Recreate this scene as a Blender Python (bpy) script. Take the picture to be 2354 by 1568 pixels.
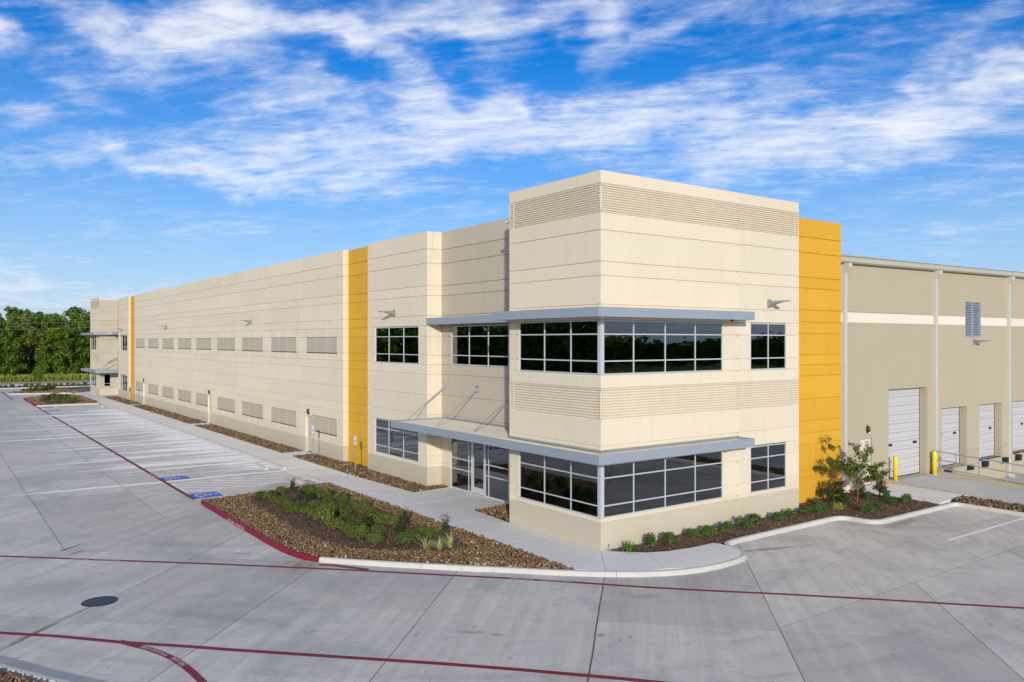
import bpy, math, random
import numpy as np
from mathutils import Vector, Matrix

random.seed(7)
RNG = np.random.default_rng(7)
scene = bpy.context.scene
for o in list(bpy.data.objects):
    bpy.data.objects.remove(o)
C = scene.collection
R = math.radians

# ------------------------------------------------------------------ camera
cam_d = bpy.data.cameras.new("camera")
cam = bpy.data.objects.new("camera", cam_d)
C.objects.link(cam)
cam.location = (-18.02, -19.88, 6.91)
cam.rotation_euler = (R(90), 0, R(54.057 - 90))
cam_d.sensor_width = 36
cam_d.lens = 3239.3 / 4096 * 36
cam_d.clip_end = 4000
scene.camera = cam

# ------------------------------------------------------------------ light
SUN_AZ = R(57.5)          # horizontal travel direction of the light
SUN_EL = R(13.5)
SUN_STRENGTH = 3.3
SKY_STRENGTH = 0.15
EXPOSURE = 0.08
sun_d = bpy.data.lights.new("sun", 'SUN')
sun_d.energy = SUN_STRENGTH
sun_d.angle = R(1.2)
sun_d.color = (1.0, 0.95, 0.875)
sun = bpy.data.objects.new("sun", sun_d)
C.objects.link(sun)
ldir = Vector((math.cos(SUN_AZ) * math.cos(SUN_EL), math.sin(SUN_AZ) * math.cos(SUN_EL), -math.sin(SUN_EL)))
sun.rotation_euler = (-ldir).to_track_quat('Z', 'Y').to_euler()
sun.location = (-60, -80, 40)

scene.view_settings.view_transform = 'Standard'
scene.view_settings.look = 'None'
scene.view_settings.exposure = EXPOSURE
scene.view_settings.gamma = 1
scene.view_settings.use_curve_mapping = False


# ------------------------------------------------------------------ node helpers
class NT:
    def __init__(self, tree):
        self.t = tree
        self.n = tree.nodes
        self.l = tree.links

    def new(self, typ, ins=None, **props):
        nd = self.n.new(typ)
        for k, v in props.items():
            setattr(nd, k, v)
        if ins:
            for k, v in ins.items():
                self.set(nd.inputs[k], v)
        return nd

    def set(self, sock, v):
        if isinstance(v, bpy.types.NodeSocket):
            self.l.new(v, sock)
        elif isinstance(v, bpy.types.Node):
            self.l.new(v.outputs[0], sock)
        else:
            sock.default_value = v

    def math(self, op, a, b=None, c=None, clamp=False):
        nd = self.n.new('ShaderNodeMath')
        nd.operation = op
        nd.use_clamp = clamp
        self.set(nd.inputs[0], a)
        if b is not None:
            self.set(nd.inputs[1], b)
        if c is not None:
            self.set(nd.inputs[2], c)
        return nd.outputs[0]

    def smooth(self, v, a, b, lo=0.0, hi=1.0):
        nd = self.n.new('ShaderNodeMapRange')
        nd.interpolation_type = 'SMOOTHSTEP'
        self.set(nd.inputs[0], v)
        nd.inputs[1].default_value = a
        nd.inputs[2].default_value = b
        nd.inputs[3].default_value = lo
        nd.inputs[4].default_value = hi
        return nd.outputs[0]

    def noise(self, vec, scale, detail=4, rough=0.55, dist=0.0):
        nd = self.n.new('ShaderNodeTexNoise')
        if vec is not None:
            self.set(nd.inputs['Vector'], vec)
        nd.inputs['Scale'].default_value = scale
        nd.inputs['Detail'].default_value = detail
        nd.inputs['Roughness'].default_value = rough
        nd.inputs['Distortion'].default_value = dist
        return nd.outputs[0]

    def mix(self, f, a, b, blend='MIX'):
        nd = self.n.new('ShaderNodeMix')
        nd.data_type = 'RGBA'
        nd.blend_type = blend
        self.set(nd.inputs[0], f)
        for i, v in ((6, a), (7, b)):
            if isinstance(v, (tuple, list)):
                v = (v[0], v[1], v[2], 1)
            self.set(nd.inputs[i], v)
        return nd.outputs[2]

    def scale_vec(self, vec, s):
        nd = self.n.new('ShaderNodeVectorMath')
        nd.operation = 'MULTIPLY'
        self.set(nd.inputs[0], vec)
        nd.inputs[1].default_value = s
        return nd.outputs[0]

    def dot(self, vec, d):
        nd = self.n.new('ShaderNodeVectorMath')
        nd.operation = 'DOT_PRODUCT'
        self.set(nd.inputs[0], vec)
        nd.inputs[1].default_value = d
        return nd.outputs['Value']

    def comb(self, x, y, z=0.0):
        nd = self.n.new('ShaderNodeCombineXYZ')
        for i, v in enumerate((x, y, z)):
            self.set(nd.inputs[i], v)
        return nd.outputs[0]


# ------------------------------------------------------------------ sky
def build_sky():
    w = bpy.data.worlds.new("World")
    scene.world = w
    w.use_nodes = True
    nt = NT(w.node_tree)
    nt.n.clear()
    tc = nt.new('ShaderNodeTexCoord')
    d = tc.outputs['Generated']
    sky = nt.new('ShaderNodeTexSky', sky_type='NISHITA', sun_disc=False)
    sky.sun_elevation = SUN_EL
    to_sun = -ldir
    sky.sun_rotation = math.atan2(to_sun.x, to_sun.y)
    sky.air_density = 1.0
    sky.dust_density = 0.35
    sky.ozone_density = 2.2
    hs = nt.new('ShaderNodeHueSaturation', {'Saturation': 1.50, 'Value': 0.86, 'Color': nt.mix(1.0, sky.outputs[0], (0.80, 0.83, 1.10), 'MULTIPLY')})
    sep = nt.new('ShaderNodeSeparateXYZ', {0: d})
    z = sep.outputs[2]
    fw = (0.58697, 0.80961, 0.0)
    rt = (0.80961, -0.58697, 0.0)
    pf = nt.dot(d, fw)
    pr = nt.dot(d, rt)
    az = nt.math('ARCTAN2', pr, pf)
    el = nt.math('ARCSINE', z)
    # the cloud sheet: a flat layer seen in perspective, streaked along the wind
    zz = nt.math('MAXIMUM', nt.math('ADD', z, 0.10), 0.06)
    cx = nt.math('DIVIDE', pr, zz)
    cy = nt.math('DIVIDE', pf, zz)
    # rotate the streaks a little against the view
    wx = nt.math('ADD', nt.math('MULTIPLY', cx, 0.97), nt.math('MULTIPLY', cy, -0.22))
    wy = nt.math('ADD', nt.math('MULTIPLY', cx, 0.22), nt.math('MULTIPLY', cy, 0.97))
    v1 = nt.comb(nt.math('MULTIPLY', wx, 0.7), nt.math('MULTIPLY', wy, 1.0), 3.7)
    n1 = nt.noise(v1, 2.6, 9, 0.60, 0.9)
    v2 = nt.comb(nt.math('MULTIPLY', wx, 0.8), nt.math('MULTIPLY', wy, 1.35), 11.2)
    n2 = nt.noise(v2, 10.0, 8, 0.68, 0.5)
    n3 = nt.noise(nt.comb(nt.math('MULTIPLY', wx, 0.30), nt.math('MULTIPLY', wy, 1.0), 1.1), 6.0, 6, 0.62, 1.6)
    tex = nt.math('ADD', nt.math('MULTIPLY', n1, 0.50), nt.math('ADD', nt.math('MULTIPLY', n2, 0.26), nt.math('MULTIPLY', n3, 0.24)))
    warp = nt.noise(nt.comb(az, el, 0.0), 5.0, 4, 0.6, 0.0)
    wsh = nt.math('MULTIPLY', nt.math('SUBTRACT', warp, 0.5), 0.22)
    ae = nt.comb(nt.math('ADD', az, wsh), nt.math('ADD', el, nt.math('MULTIPLY', wsh, 0.7)), 0.0)
    # cloud banks: x, y, half sizes, tilt, weight (picture of the sky in 2353x1568 px, turned into azimuth and height)
    banks = [
        (120, 362, 260, 40, 4, .76), (560, 375, 330, 42, 6, .88), (900, 350, 260, 54, 8, .90), (1230, 300, 260, 56, 5, .86),
        (1560, 300, 300, 56, -4, .78), (1860, 318, 300, 70, 3, .76), (2180, 270, 260, 110, 6, .66), (1750, 200, 260, 36, 8, .5),
        (2260, 190, 170, 48, 10, .55), (1080, 22, 200, 62, -8, 1.0), (300, 22, 150, 52, -10, .85), (430, 75, 130, 60, 25, .72),
        (560, 25, 110, 52, 0, .66), (5, 50, 70, 42, 0, .95), (820, 66, 320, 22, 3, .6), (880, 150, 150, 36, -28, .95),
        (650, 185, 150, 42, -22, .85), (600, 240, 120, 34, 0, .85), (1165, 245, 76, 40, 25, .8), (930, 245, 130, 32, -12, .7),
        (1372, 140, 62, 70, 30, .78), (1335, 40, 90, 40, -20, .7), (170, 215, 80, 36, -20, .5), (1500, 95, 130, 16, 12, .5),
        (540, 435, 130, 15, 5, .62), (15, 275, 50, 26, 0, .6), (110, 655, 330, 46, 0, .70), (2200, 545, 190, 18, 6, .5),
        (1650, 400, 480, 42, 5, .46), (2190, 440, 190, 40, 4, .50), (1460, 12, 180, 24, 6, .6), (2235, 76, 90, 30, 20, .6),
        (2180, 150, 36, 26, 0, .6), (1880, 8, 330, 28, 0, .45), (300, 150, 330, 60, -10, .40), (760, 420, 240, 30, 0, .5), (480, 300, 420, 40, 3, .45),
        (1420, 460, 420, 30, 0, .25), (330, 500, 420, 40, 4, .16),
        (1000, 130, 260, 90, -10, .36), (1900, 120, 300, 40, 8, .30),
    ]
    total = None
    for (bx, by, sx, sy, ang, wt) in banks:
        u = (bx - 1176.5) / 1861.0
        v = (784 - by) / 1861.0
        a0 = math.atan(u)
        e0 = math.atan(v * math.cos(a0))
        sa = sx / 1861.0 * math.cos(a0) ** 2
        se = sy / 1861.0 * math.cos(a0)
        mp = nt.new('ShaderNodeMapping', {0: ae}, vector_type='TEXTURE')
        mp.inputs['Location'].default_value = (a0, e0, 0)
        mp.inputs['Rotation'].default_value = (0, 0, R(ang))
        mp.inputs['Scale'].default_value = (sa, se, 1)
        ln = nt.new('ShaderNodeVectorMath', {0: mp.outputs[0]}, operation='LENGTH')
        g = nt.smooth(ln.outputs['Value'], 1.8, 0.0, 0.0, wt)
        total = g if total is None else nt.math('ADD', total, g)
    # outside the part of the sky in view the sheet goes on, its cover raised to warm and brighten the ambient light
    away = nt.smooth(nt.math('ABSOLUTE', az), 0.62, 1.0)
    over = nt.smooth(el, 0.42, 0.60)
    gen = nt.math('MULTIPLY', nt.math('MAXIMUM', away, over), 0.80)
    bank = nt.math('MINIMUM', nt.math('ADD', nt.math('ADD', total, gen), 0.06), 1.1)
    dens = nt.math('ADD', nt.math('MULTIPLY', bank, 0.60), nt.math('MULTIPLY', nt.math('SUBTRACT', tex, 0.5), 3.0))
    cl = nt.smooth(dens, -0.02, 1.22)
    cl = nt.math('MULTIPLY', cl, nt.smooth(el, -0.01, 0.05))
    cl = nt.math('MULTIPLY', cl, 0.93)
    shade = nt.smooth(nt.math('ADD', n2, nt.math('MULTIPLY', bank, 0.25)), 0.35, 0.85)
    ccol = nt.mix(shade, (0.66, 0.72, 0.90), (0.93, 0.94, 0.98))
    # a pale veil of haze low over the horizon
    veil = nt.smooth(el, 0.38, -0.02, 0.0, 0.74)
    bg1 = nt.new('ShaderNodeBackground', {'Color': hs.outputs[0], 'Strength': SKY_STRENGTH})
    bgv = nt.new('ShaderNodeBackground', {'Color': (0.47, 0.67, 0.93, 1), 'Strength': 0.92})
    bg2 = nt.new('ShaderNodeBackground', {'Color': ccol, 'Strength': 1.0})
    m0 = nt.new('ShaderNodeMixShader', {0: veil, 1: bg1.outputs[0], 2: bgv.outputs[0]})
    m1 = nt.new('ShaderNodeMixShader', {0: cl, 1: m0.outputs[0], 2: bg2.outputs[0]})
    out = nt.new('ShaderNodeOutputWorld', {0: m1.outputs[0]})
    w.cycles.sampling_method = 'MANUAL'
    w.cycles.sample_map_resolution = 512


build_sky()

# ------------------------------------------------------------------ materials
MATS = {}


def base_mat(name):
    m = bpy.data.materials.new(name)
    m.use_nodes = True
    nt = NT(m.node_tree)
    nt.n.clear()
    out = nt.new('ShaderNodeOutputMaterial')
    bs = nt.new('ShaderNodeBsdfPrincipled')
    nt.l.new(bs.outputs[0], out.inputs[0])
    MATS[name] = m
    return m, nt, bs, out


def pos(nt):
    return nt.new('ShaderNodeNewGeometry').outputs['Position']


def vary(nt, vec, col, parts):
    """multiply col by 1 + sum(amp * (noise - .5) * 2)"""
    acc = 1.0
    for (scale, amp, detail, stretch) in parts:
        v = nt.scale_vec(vec, stretch) if stretch else vec
        n = nt.noise(v, scale, detail, 0.6)
        t = nt.math('MULTIPLY', nt.math('SUBTRACT', n, 0.5), 2.0 * amp)
        acc = nt.math('ADD', t, acc)
    cc = nt.comb(acc, acc, acc)
    return nt.mix(1.0, col, cc, 'MULTIPLY')


def bump(nt, bs, height, strength, dist=0.01):
    b = nt.new('ShaderNodeBump', {'Height': height, 'Strength': strength, 'Distance': dist})
    nt.l.new(b.outputs[0], bs.inputs['Normal'])


def wall_paint(name, col, rough=0.75, streak=0.035):
    m, nt, bs, out = base_mat(name)
    p = pos(nt)
    c = vary(nt, p, col, [(0.35, 0.05, 4, None), (3.2, streak, 6, (1, 1, 0.09)), (38, 0.05, 3, None)])
    oi = nt.new('ShaderNodeObjectInfo')
    rv = nt.math('ADD', nt.math('MULTIPLY', oi.outputs['Random'], 0.06), 0.97)
    c = nt.mix(1.0, c, nt.comb(rv, rv, rv), 'MULTIPLY')
    nt.set(bs.inputs['Base Color'], c)
    bs.inputs['Roughness'].default_value = rough
    bs.inputs['Specular IOR Level'].default_value = 0.25
    bump(nt, bs, nt.noise(p, 55, 4, 0.6), 0.35, 0.006)
    return m


CREAM = wall_paint('cream_paint', (0.70, 0.615, 0.465), 0.75, 0.065)
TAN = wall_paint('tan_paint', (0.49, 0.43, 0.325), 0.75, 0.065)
WAINS = wall_paint('stone_tan_paint', (0.54, 0.475, 0.355))
ACCENT = wall_paint('grey_tan_paint', (0.46, 0.405, 0.31))
YELLOW = wall_paint('yellow_paint', (0.66, 0.36, 0.030), 0.75, 0.06)
WARE = wall_paint('khaki_paint', (0.44, 0.38, 0.265), 0.75, 0.05)
WHITEBAND = wall_paint('pale_paint', (0.74, 0.68, 0.56))


def simple(name, col, rough=0.5, metal=0.0, amp=0.06, scale=8, spec=0.5, bumpk=0.0):
    m, nt, bs, out = base_mat(name)
    p = pos(nt)
    nt.set(bs.inputs['Base Color'], vary(nt, p, col, [(scale, amp, 4, None), (scale * 0.17, amp, 3, None)]))
    bs.inputs['Roughness'].default_value = rough
    bs.inputs['Metallic'].default_value = metal
    bs.inputs['Specular IOR Level'].default_value = spec
    if bumpk:
        bump(nt, bs, nt.noise(p, scale * 4, 4, 0.6), bumpk, 0.01)
    return m


ALU = simple('aluminium', (0.60, 0.615, 0.635), 0.38, 0.3)
CANOPY = simple('blue_grey_metal', (0.31, 0.355, 0.405), 0.45, 0.15, 0.04, 1.2)
DECK = simple('pale_metal_deck', (0.58, 0.53, 0.43), 0.6, 0.0, 0.08, 2.0)
SOFFIT = simple('soffit_paint', (0.42, 0.40, 0.37), 0.7)
GALV = simple('galvanised_steel', (0.42, 0.45, 0.47), 0.45, 0.7, 0.1, 12)
GALVDK = simple('lamp_grey', (0.33, 0.35, 0.36), 0.45, 0.3)
WHITEMETAL = simple('white_metal', (0.52, 0.51, 0.51), 0.45, 0.0, 0.04, 1.5)
DOWNSP = simple('downspout_paint', (0.53, 0.52, 0.45), 0.55, 0.0, 0.06, 3)
GUTTER = simple('gutter_paint', (0.50, 0.47, 0.39), 0.5, 0.0, 0.05, 3)
RUBBER = simple('black_rubber', (0.014, 0.014, 0.015), 0.85)
BRONZE = simple('dark_bronze', (0.025, 0.02, 0.017), 0.5)
YELLOWPOLE = simple('safety_yellow', (0.84, 0.60, 0.005), 0.4, 0, 0.05, 4)
DOORTAN = simple('door_paint', (0.47, 0.43, 0.34), 0.55, 0, 0.03, 2)
DOORCREAM = simple('pale_door_paint', (0.66, 0.61, 0.49), 0.55, 0, 0.03, 2)
REDSIGN = simple('red_letters', (0.45, 0.012, 0.02), 0.5)
SIGNWHITE = simple('sign_white', (0.80, 0.82, 0.84), 0.4)
SIGNBLUE = simple('sign_blue', (0.01, 0.12, 0.55), 0.4)
SIGNTEAL = simple('sign_teal', (0.10, 0.45, 0.50), 0.4)
DARKIN = simple('interior_dark', (0.22, 0.22, 0.21), 0.9)
DRYWALL = simple('interior_drywall', (0.34, 0.38, 0.30), 0.9)
BARK = simple('bark', (0.22, 0.16, 0.11), 0.9, 0, 0.25, 14, 0.2, 0.4)
BARKDK = simple('dark_bark', (0.085, 0.065, 0.05), 0.9, 0, 0.25, 6, 0.2)
PURPLE = simple('purple_plastic', (0.10, 0.04, 0.42), 0.6)
WOODSTAKE = simple('stake_green', (0.05, 0.08, 0.05), 0.8)
WIRE = simple('wire_grey', (0.22, 0.22, 0.2), 0.6)
LENS = simple('lamp_lens', (0.75, 0.76, 0.74), 0.3)
ROOFM = simple('roof_membrane', (0.62, 0.61, 0.58), 0.8, 0, 0.06, 0.8)
SEAL = simple('joint_sealant', (0.12, 0.105, 0.08), 0.9, 0, 0.3, 3)
LOUV = simple('louver_metal', (0.42, 0.46, 0.54), 0.35, 0.35)


def paint_on_ground(name, col, wear=0.55, rough=0.6, worn=(0.36, 0.355, 0.36)):
    m, nt, bs, out = base_mat(name)
    p = pos(nt)
    n = nt.noise(p, 7.0, 7, 0.72)
    n2 = nt.noise(p, 0.7, 3, 0.6)
    f = nt.smooth(nt.math('ADD', n, nt.math('MULTIPLY', nt.math('SUBTRACT', n2, 0.5), 0.35)), wear, wear + 0.16, 0.0, 0.85)
    c = vary(nt, p, col, [(2.0, 0.10, 4, None), (30, 0.08, 3, None)])
    nt.set(bs.inputs['Base Color'], nt.mix(f, c, worn))
    bs.inputs['Roughness'].default_value = rough
    return m


REDPAINT = paint_on_ground('red_road_paint', (0.20, 0.005, 0.018), 0.64)
REDKERB = paint_on_ground('red_kerb_paint', (0.20, 0.003, 0.018), 0.72, 0.6, (0.30, 0.05, 0.06))
WHITEPAINT = paint_on_ground('white_road_paint', (0.80, 0.80, 0.80), 0.60)
BLUEPAINT = paint_on_ground('blue_road_paint', (0.004, 0.135, 0.50), 0.66)
TEXTPAINT = paint_on_ground('white_stencil_paint', (0.72, 0.60, 0.62), 0.62, 0.6, (0.30, 0.05, 0.06))


def glass_mat():
    m = bpy.data.materials.new('dark_tinted_glass')
    m.use_nodes = True
    nt = NT(m.node_tree)
    nt.n.clear()
    out = nt.new('ShaderNodeOutputMaterial')
    p = pos(nt)
    b = nt.new('ShaderNodeBump', {'Height': nt.noise(p, 0.9, 2, 0.5), 'Strength': 0.05, 'Distance': 0.05})
    fr = nt.new('ShaderNodeFresnel', {'IOR': 1.5, 'Normal': b.outputs[0]})
    fac = nt.math('ADD', nt.math('MULTIPLY', fr.outputs[0], 1.8), 0.075, clamp=True)
    tr = nt.new('ShaderNodeBsdfTransparent', {'Color': (0.17, 0.20, 0.19, 1)})
    gl = nt.new('ShaderNodeBsdfGlossy', {'Color': (0.86, 0.93, 1.0, 1), 'Roughness': 0.008, 'Normal': b.outputs[0]})
    mx = nt.new('ShaderNodeMixShader', {0: fac, 1: tr.outputs[0], 2: gl.outputs[0]})
    nt.l.new(mx.outputs[0], out.inputs[0])
    return m


GLASS = glass_mat()


def concrete(name, col, kind):
    m, nt, bs, out = base_mat(name)
    p = pos(nt)
    sep = nt.new('ShaderNodeSeparateXYZ', {0: p})
    x, y = sep.outputs[0], sep.outputs[1]
    parts = [(0.16, 0.14, 4, None), (0.9, 0.12, 5, None), (7, 0.08, 4, None), (70, 0.10, 2, None)]
    c = vary(nt, p, col, parts)
    if kind == 'lot':
        oi = nt.new('ShaderNodeObjectInfo')
        rv = nt.math('ADD', nt.math('MULTIPLY', oi.outputs['Random'], 0.22), 0.87)
        c = nt.mix(1.0, c, nt.comb(rv, rv, rv), 'MULTIPLY')
        # broom finish and tyre polish: fine long drags
        u = nt.math('MULTIPLY', nt.math('ADD', x, y), 0.7071)
        v = nt.math('MULTIPLY', nt.math('SUBTRACT', y, x), 0.7071)
        drag = nt.noise(nt.comb(nt.math('MULTIPLY', u, 0.10), nt.math('MULTIPLY', v, 2.6), 0), 1.0, 6, 0.65)
        dk = nt.math('MULTIPLY', nt.math('SUBTRACT', drag, 0.5), 0.62)
        brm = nt.noise(nt.comb(nt.math('MULTIPLY', u, 0.35), nt.math('MULTIPLY', v, 26.0), 3), 1.0, 2, 0.6)
        dk = nt.math('ADD', dk, nt.math('MULTIPLY', nt.math('SUBTRACT', brm, 0.5), 0.16))
        dk = nt.math('ADD', dk, 1.0)
        c = nt.mix(1.0, c, nt.comb(dk, dk, dk), 'MULTIPLY')
        # blotchy bluish curing marks
        blot = nt.smooth(nt.noise(p, 0.22, 6, 0.66, 0.8), 0.44, 0.66, 0.0, 0.62)
        c = nt.mix(blot, c, (col[0] * 0.60, col[1] * 0.63, col[2] * 0.70))
        blot = nt.smooth(nt.noise(nt.scale_vec(p, (1.0, 1.0, 1.0)), 0.9, 6, 0.7, 1.2), 0.52, 0.72, 0.0, 0.34)
        c = nt.mix(blot, c, (col[0] * 0.55, col[1] * 0.57, col[2] * 0.62))
        for (sx, sy, rx, ry, an, kk, tone) in ((5.2, -2.75, 1.7, .22, -18, .75, (.20, .17, .12)), (12.6, -3.35, 1.6, .3, 4, .6, (.20, .17, .13)), (18.0, -4.4, .5, 1.2, 0, .4, (.2, .17, .13)),
                                               (-15.9, 2.7, 1.1, .12, 45, .85, (.19, .15, .08)), (-13.9, 10.55, .55, .10, 40, .8, (.20, .15, .07)), (-14.9, 3.75, .9, .10, 40, .6, (.17, .15, .13)),
                                               (-4.9, -5.4, .16, .10, 20, .7, (.13, .12, .12)), (-7.3, -3.4, .5, .12, -40, .5, (.15, .15, .16)), (-6.9, -3.9, .25, .1, -40, .6, (.14, .14, .15)), (-1.9, -3.9, .5, .22, -30, .4, (.2, .2, .22)),
                                               (-10.5, 9.3, 2.6, .5, -42, .30, (.2, .2, .22)), (-12.2, 1.6, 2.4, .35, -50, .35, (.2, .2, .22)), (-7.5, 35.6, 1.4, .9, 0, .45, (.30, .21, .13)), (-5.3, 33.0, 1.2, .8, 0, .35, (.30, .21, .13)),
                                               (-2.6, 19.4, .6, .5, 0, .6, (.28, .22, .11)), (-3.2, 23.0, 1.8, .10, 0, .55, (.42, .24, .10))):
            mp = nt.new('ShaderNodeMapping', {0: p}, vector_type='TEXTURE')
            mp.inputs['Location'].default_value = (sx, sy, -.15)
            mp.inputs['Rotation'].default_value = (0, 0, R(an))
            mp.inputs['Scale'].default_value = (rx, ry, 1)
            ln = nt.new('ShaderNodeVectorMath', {0: mp.outputs[0]}, operation='LENGTH').outputs['Value']
            ln = nt.math('ADD', ln, nt.math('MULTIPLY', nt.math('SUBTRACT', nt.noise(p, 2.6, 5, .65), .5), 1.6))
            c = nt.mix(nt.smooth(ln, 1.2, 0.1, 0.0, kk), c, tone)
        # tyre scuffs: long curved darker bands
        arc = nt.new('ShaderNodeVectorMath', {0: p, 1: (6.0, 16.0, 0)}, operation='DISTANCE').outputs['Value']
        sc = nt.noise(nt.comb(nt.math('MULTIPLY', arc, 1.1), nt.math('MULTIPLY', u, 0.05), 5), 1.0, 3, 0.6)
        c = nt.mix(nt.smooth(nt.math('ADD', sc, nt.math('MULTIPLY', nt.math('SUBTRACT', nt.noise(p, 0.8, 4, .6), .5), .35)), 0.58, 0.78, 0.0, 0.30), c, (0.22, 0.215, 0.215))
        # small dark spots
        sp = nt.noise(p, 3.1, 2, 0.5)
        c = nt.mix(nt.smooth(sp, 0.70, 0.76, 0.0, 0.35), c, (0.13, 0.13, 0.14))
        rust = nt.noise(p, 0.55, 4, 0.6, 1.0)
        c = nt.mix(nt.smooth(rust, 0.66, 0.80, 0.0, 0.35), c, (0.30, 0.24, 0.15))
        # white lime streaks washed from the kerb across the stalls
        lane = nt.math('MULTIPLY', nt.smooth(x, -8.5, -2.4), nt.math('MULTIPLY', nt.smooth(y, 22.6, 24.2), nt.smooth(y, 80.0, 70.0)))
        fall = nt.math('MULTIPLY', nt.smooth(x, -17.0, -7.5, 0.0, 0.55), nt.math('MULTIPLY', nt.smooth(y, 22.6, 26.0), nt.smooth(y, 78.0, 66.0)))
        msk = nt.math('MAXIMUM', lane, fall)
        yy = nt.math('ADD', y, nt.math('MULTIPLY', x, 0.03))
        st = nt.noise(nt.comb(nt.math('MULTIPLY', x, 0.06), nt.math('MULTIPLY', yy, 1.25), 2), 1.0, 7, 0.72, 0.12)
        thr = nt.math('ADD', st, nt.math('MULTIPLY', msk, 0.20))
        f = nt.math('MULTIPLY', nt.smooth(thr, 0.62, 0.70), nt.smooth(msk, 0.0, 0.5))
        for (y0, wd, xa, k) in ((23.25, 0.34, -16.5, 1.0), (67.6, 0.8, -12.5, 0.9), (54.3, 0.45, -16.0, 0.8), (47.1, 0.42, -16.5, 0.9),
                                (26.3, 0.16, -7.0, 0.75), (28.9, 0.22, -8.0, 0.7), (30.1, 0.12, -9, 0.6), (33.2, 0.3, -7.5, 0.75), (36.4, 0.35, -8.0, 0.8),
                                (40.2, 0.3, -8.2, 0.75), (43.8, 0.25, -7, 0.7), (50.3, 0.3, -7, 0.75), (58.5, 0.4, -8, 0.8), (62.4, 0.5, -8, 0.8), (71.5, .4, -7, .7)):
            wob = nt.math('MULTIPLY', nt.math('SUBTRACT', nt.noise(nt.comb(nt.math('MULTIPLY', x, 0.3), y0, 0), 1.0, 3), 0.5), wd * 1.6)
            dd = nt.math('ABSOLUTE', nt.math('ADD', nt.math('SUBTRACT', nt.math('ADD', y, nt.math('MULTIPLY', nt.math('ADD', x, 8.3), 0.02)), y0), wob))
            g = nt.math('MULTIPLY', nt.smooth(dd, wd, wd * 0.3), nt.math('MULTIPLY', nt.smooth(x, xa, xa + 5.0), nt.smooth(x, -1.9, -2.3)))
            f = nt.math('MAXIMUM', f, nt.math('MULTIPLY', g, k))
        grit = nt.smooth(nt.noise(nt.comb(nt.math('MULTIPLY', x, 1.2), nt.math('MULTIPLY', y, 9), 0), 1.0, 5, 0.7), 0.28, 0.48, 0.6, 1.0)
        f = nt.math('MULTIPLY', f, grit)
        dust = nt.math('MULTIPLY', nt.smooth(x, -14.0, -6.0), nt.math('MULTIPLY', nt.smooth(y, 16.0, 30.0), nt.smooth(y, 100.0, 80.0)))
        c = nt.mix(nt.math('MULTIPLY', dust, 0.22), c, (0.72, 0.69, 0.64))
        c = nt.mix(f, c, (0.92, 0.91, 0.89))
        # the yellowish wash below the first island
        dd = nt.math('ABSOLUTE', nt.math('SUBTRACT', y, 16.75))
        g = nt.math('MULTIPLY', nt.smooth(dd, 0.45, 0.1), nt.math('MULTIPLY', nt.smooth(x, -15.0, -10.0), nt.smooth(x, -8.0, -8.6)))
        c = nt.mix(nt.math('MULTIPLY', g, 0.75), c, (0.58, 0.54, 0.42))
        # rusty wash at the red kerb's bend
        dk2 = nt.new('ShaderNodeVectorMath', {0: p, 1: (-8.45, 4.75, -0.15)}, operation='DISTANCE').outputs['Value']
        wash = nt.noise(nt.comb(nt.math('MULTIPLY', u, 0.5), nt.math('MULTIPLY', v, 4.0), 0), 1.0, 5, 0.7)
        g = nt.math('MULTIPLY', nt.smooth(dk2, 1.3, 0.1), nt.smooth(wash, 0.40, 0.60))
        c = nt.mix(nt.math('MULTIPLY', g, 0.8), c, (0.30, 0.22, 0.10))
    elif kind == 'walk':
        blot = nt.smooth(nt.noise(p, 0.5, 5, 0.62, 0.6), 0.50, 0.74, 0.0, 0.22)
        c = nt.mix(blot, c, (col[0] * 0.72, col[1] * 0.74, col[2] * 0.78))
    elif kind == 'kerb':
        n = nt.noise(p, 2.2, 6, 0.7, 0.5)
        c = nt.mix(nt.smooth(n, 0.57, 0.72, 0.0, 0.55), c, (0.42, 0.34, 0.20))
    nt.set(bs.inputs['Base Color'], c)
    bs.inputs['Roughness'].default_value = 0.72
    bs.inputs['Specular IOR Level'].default_value = 0.35
    bump(nt, bs, nt.noise(p, 45, 4, 0.65), 0.25, 0.006)
    return m


LOT = concrete('lot_concrete', (0.575, 0.537, 0.478), 'lot')
WALK = concrete('walk_concrete', (0.74, 0.71, 0.66), 'walk')
KERB = concrete('kerb_concrete', (0.53, 0.51, 0.455), 'kerb')
RAMPC = concrete('ramp_concrete', (0.54, 0.515, 0.47), 'walk')
BASEC = simple('joint_base', (0.11, 0.10, 0.09), 0.9, 0, 0.2, 2)
TANCONC = simple('tan_coated_concrete', (0.42, 0.36, 0.24), 0.8, 0, 0.08, 3, 0.3, 0.2)


def ramp_mat(name, stops, rough=0.85, scale_bump=0.0, extra=None):
    """colour per stone / chip / leaf, taken from a ramp by island"""
    m, nt, bs, out = base_mat(name)
    g = nt.new('ShaderNodeNewGeometry')
    cr = nt.new('ShaderNodeValToRGB', {0: g.outputs['Random Per Island']})
    el = cr.color_ramp.elements
    el[0].position = stops[0][0]
    el[0].color = (*stops[0][1], 1)
    el[1].position = stops[-1][0]
    el[1].color = (*stops[-1][1], 1)
    for (q, cc) in stops[1:-1]:
        e = el.new(q)
        e.color = (*cc, 1)
    c = vary(nt, g.outputs['Position'], cr.outputs[0], [(30, 0.18, 3, None), (0.8, 0.12, 3, None)])
    nt.set(bs.inputs['Base Color'], c)
    bs.inputs['Roughness'].default_value = rough
    bs.inputs['Specular IOR Level'].default_value = 0.3
    return m


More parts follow.
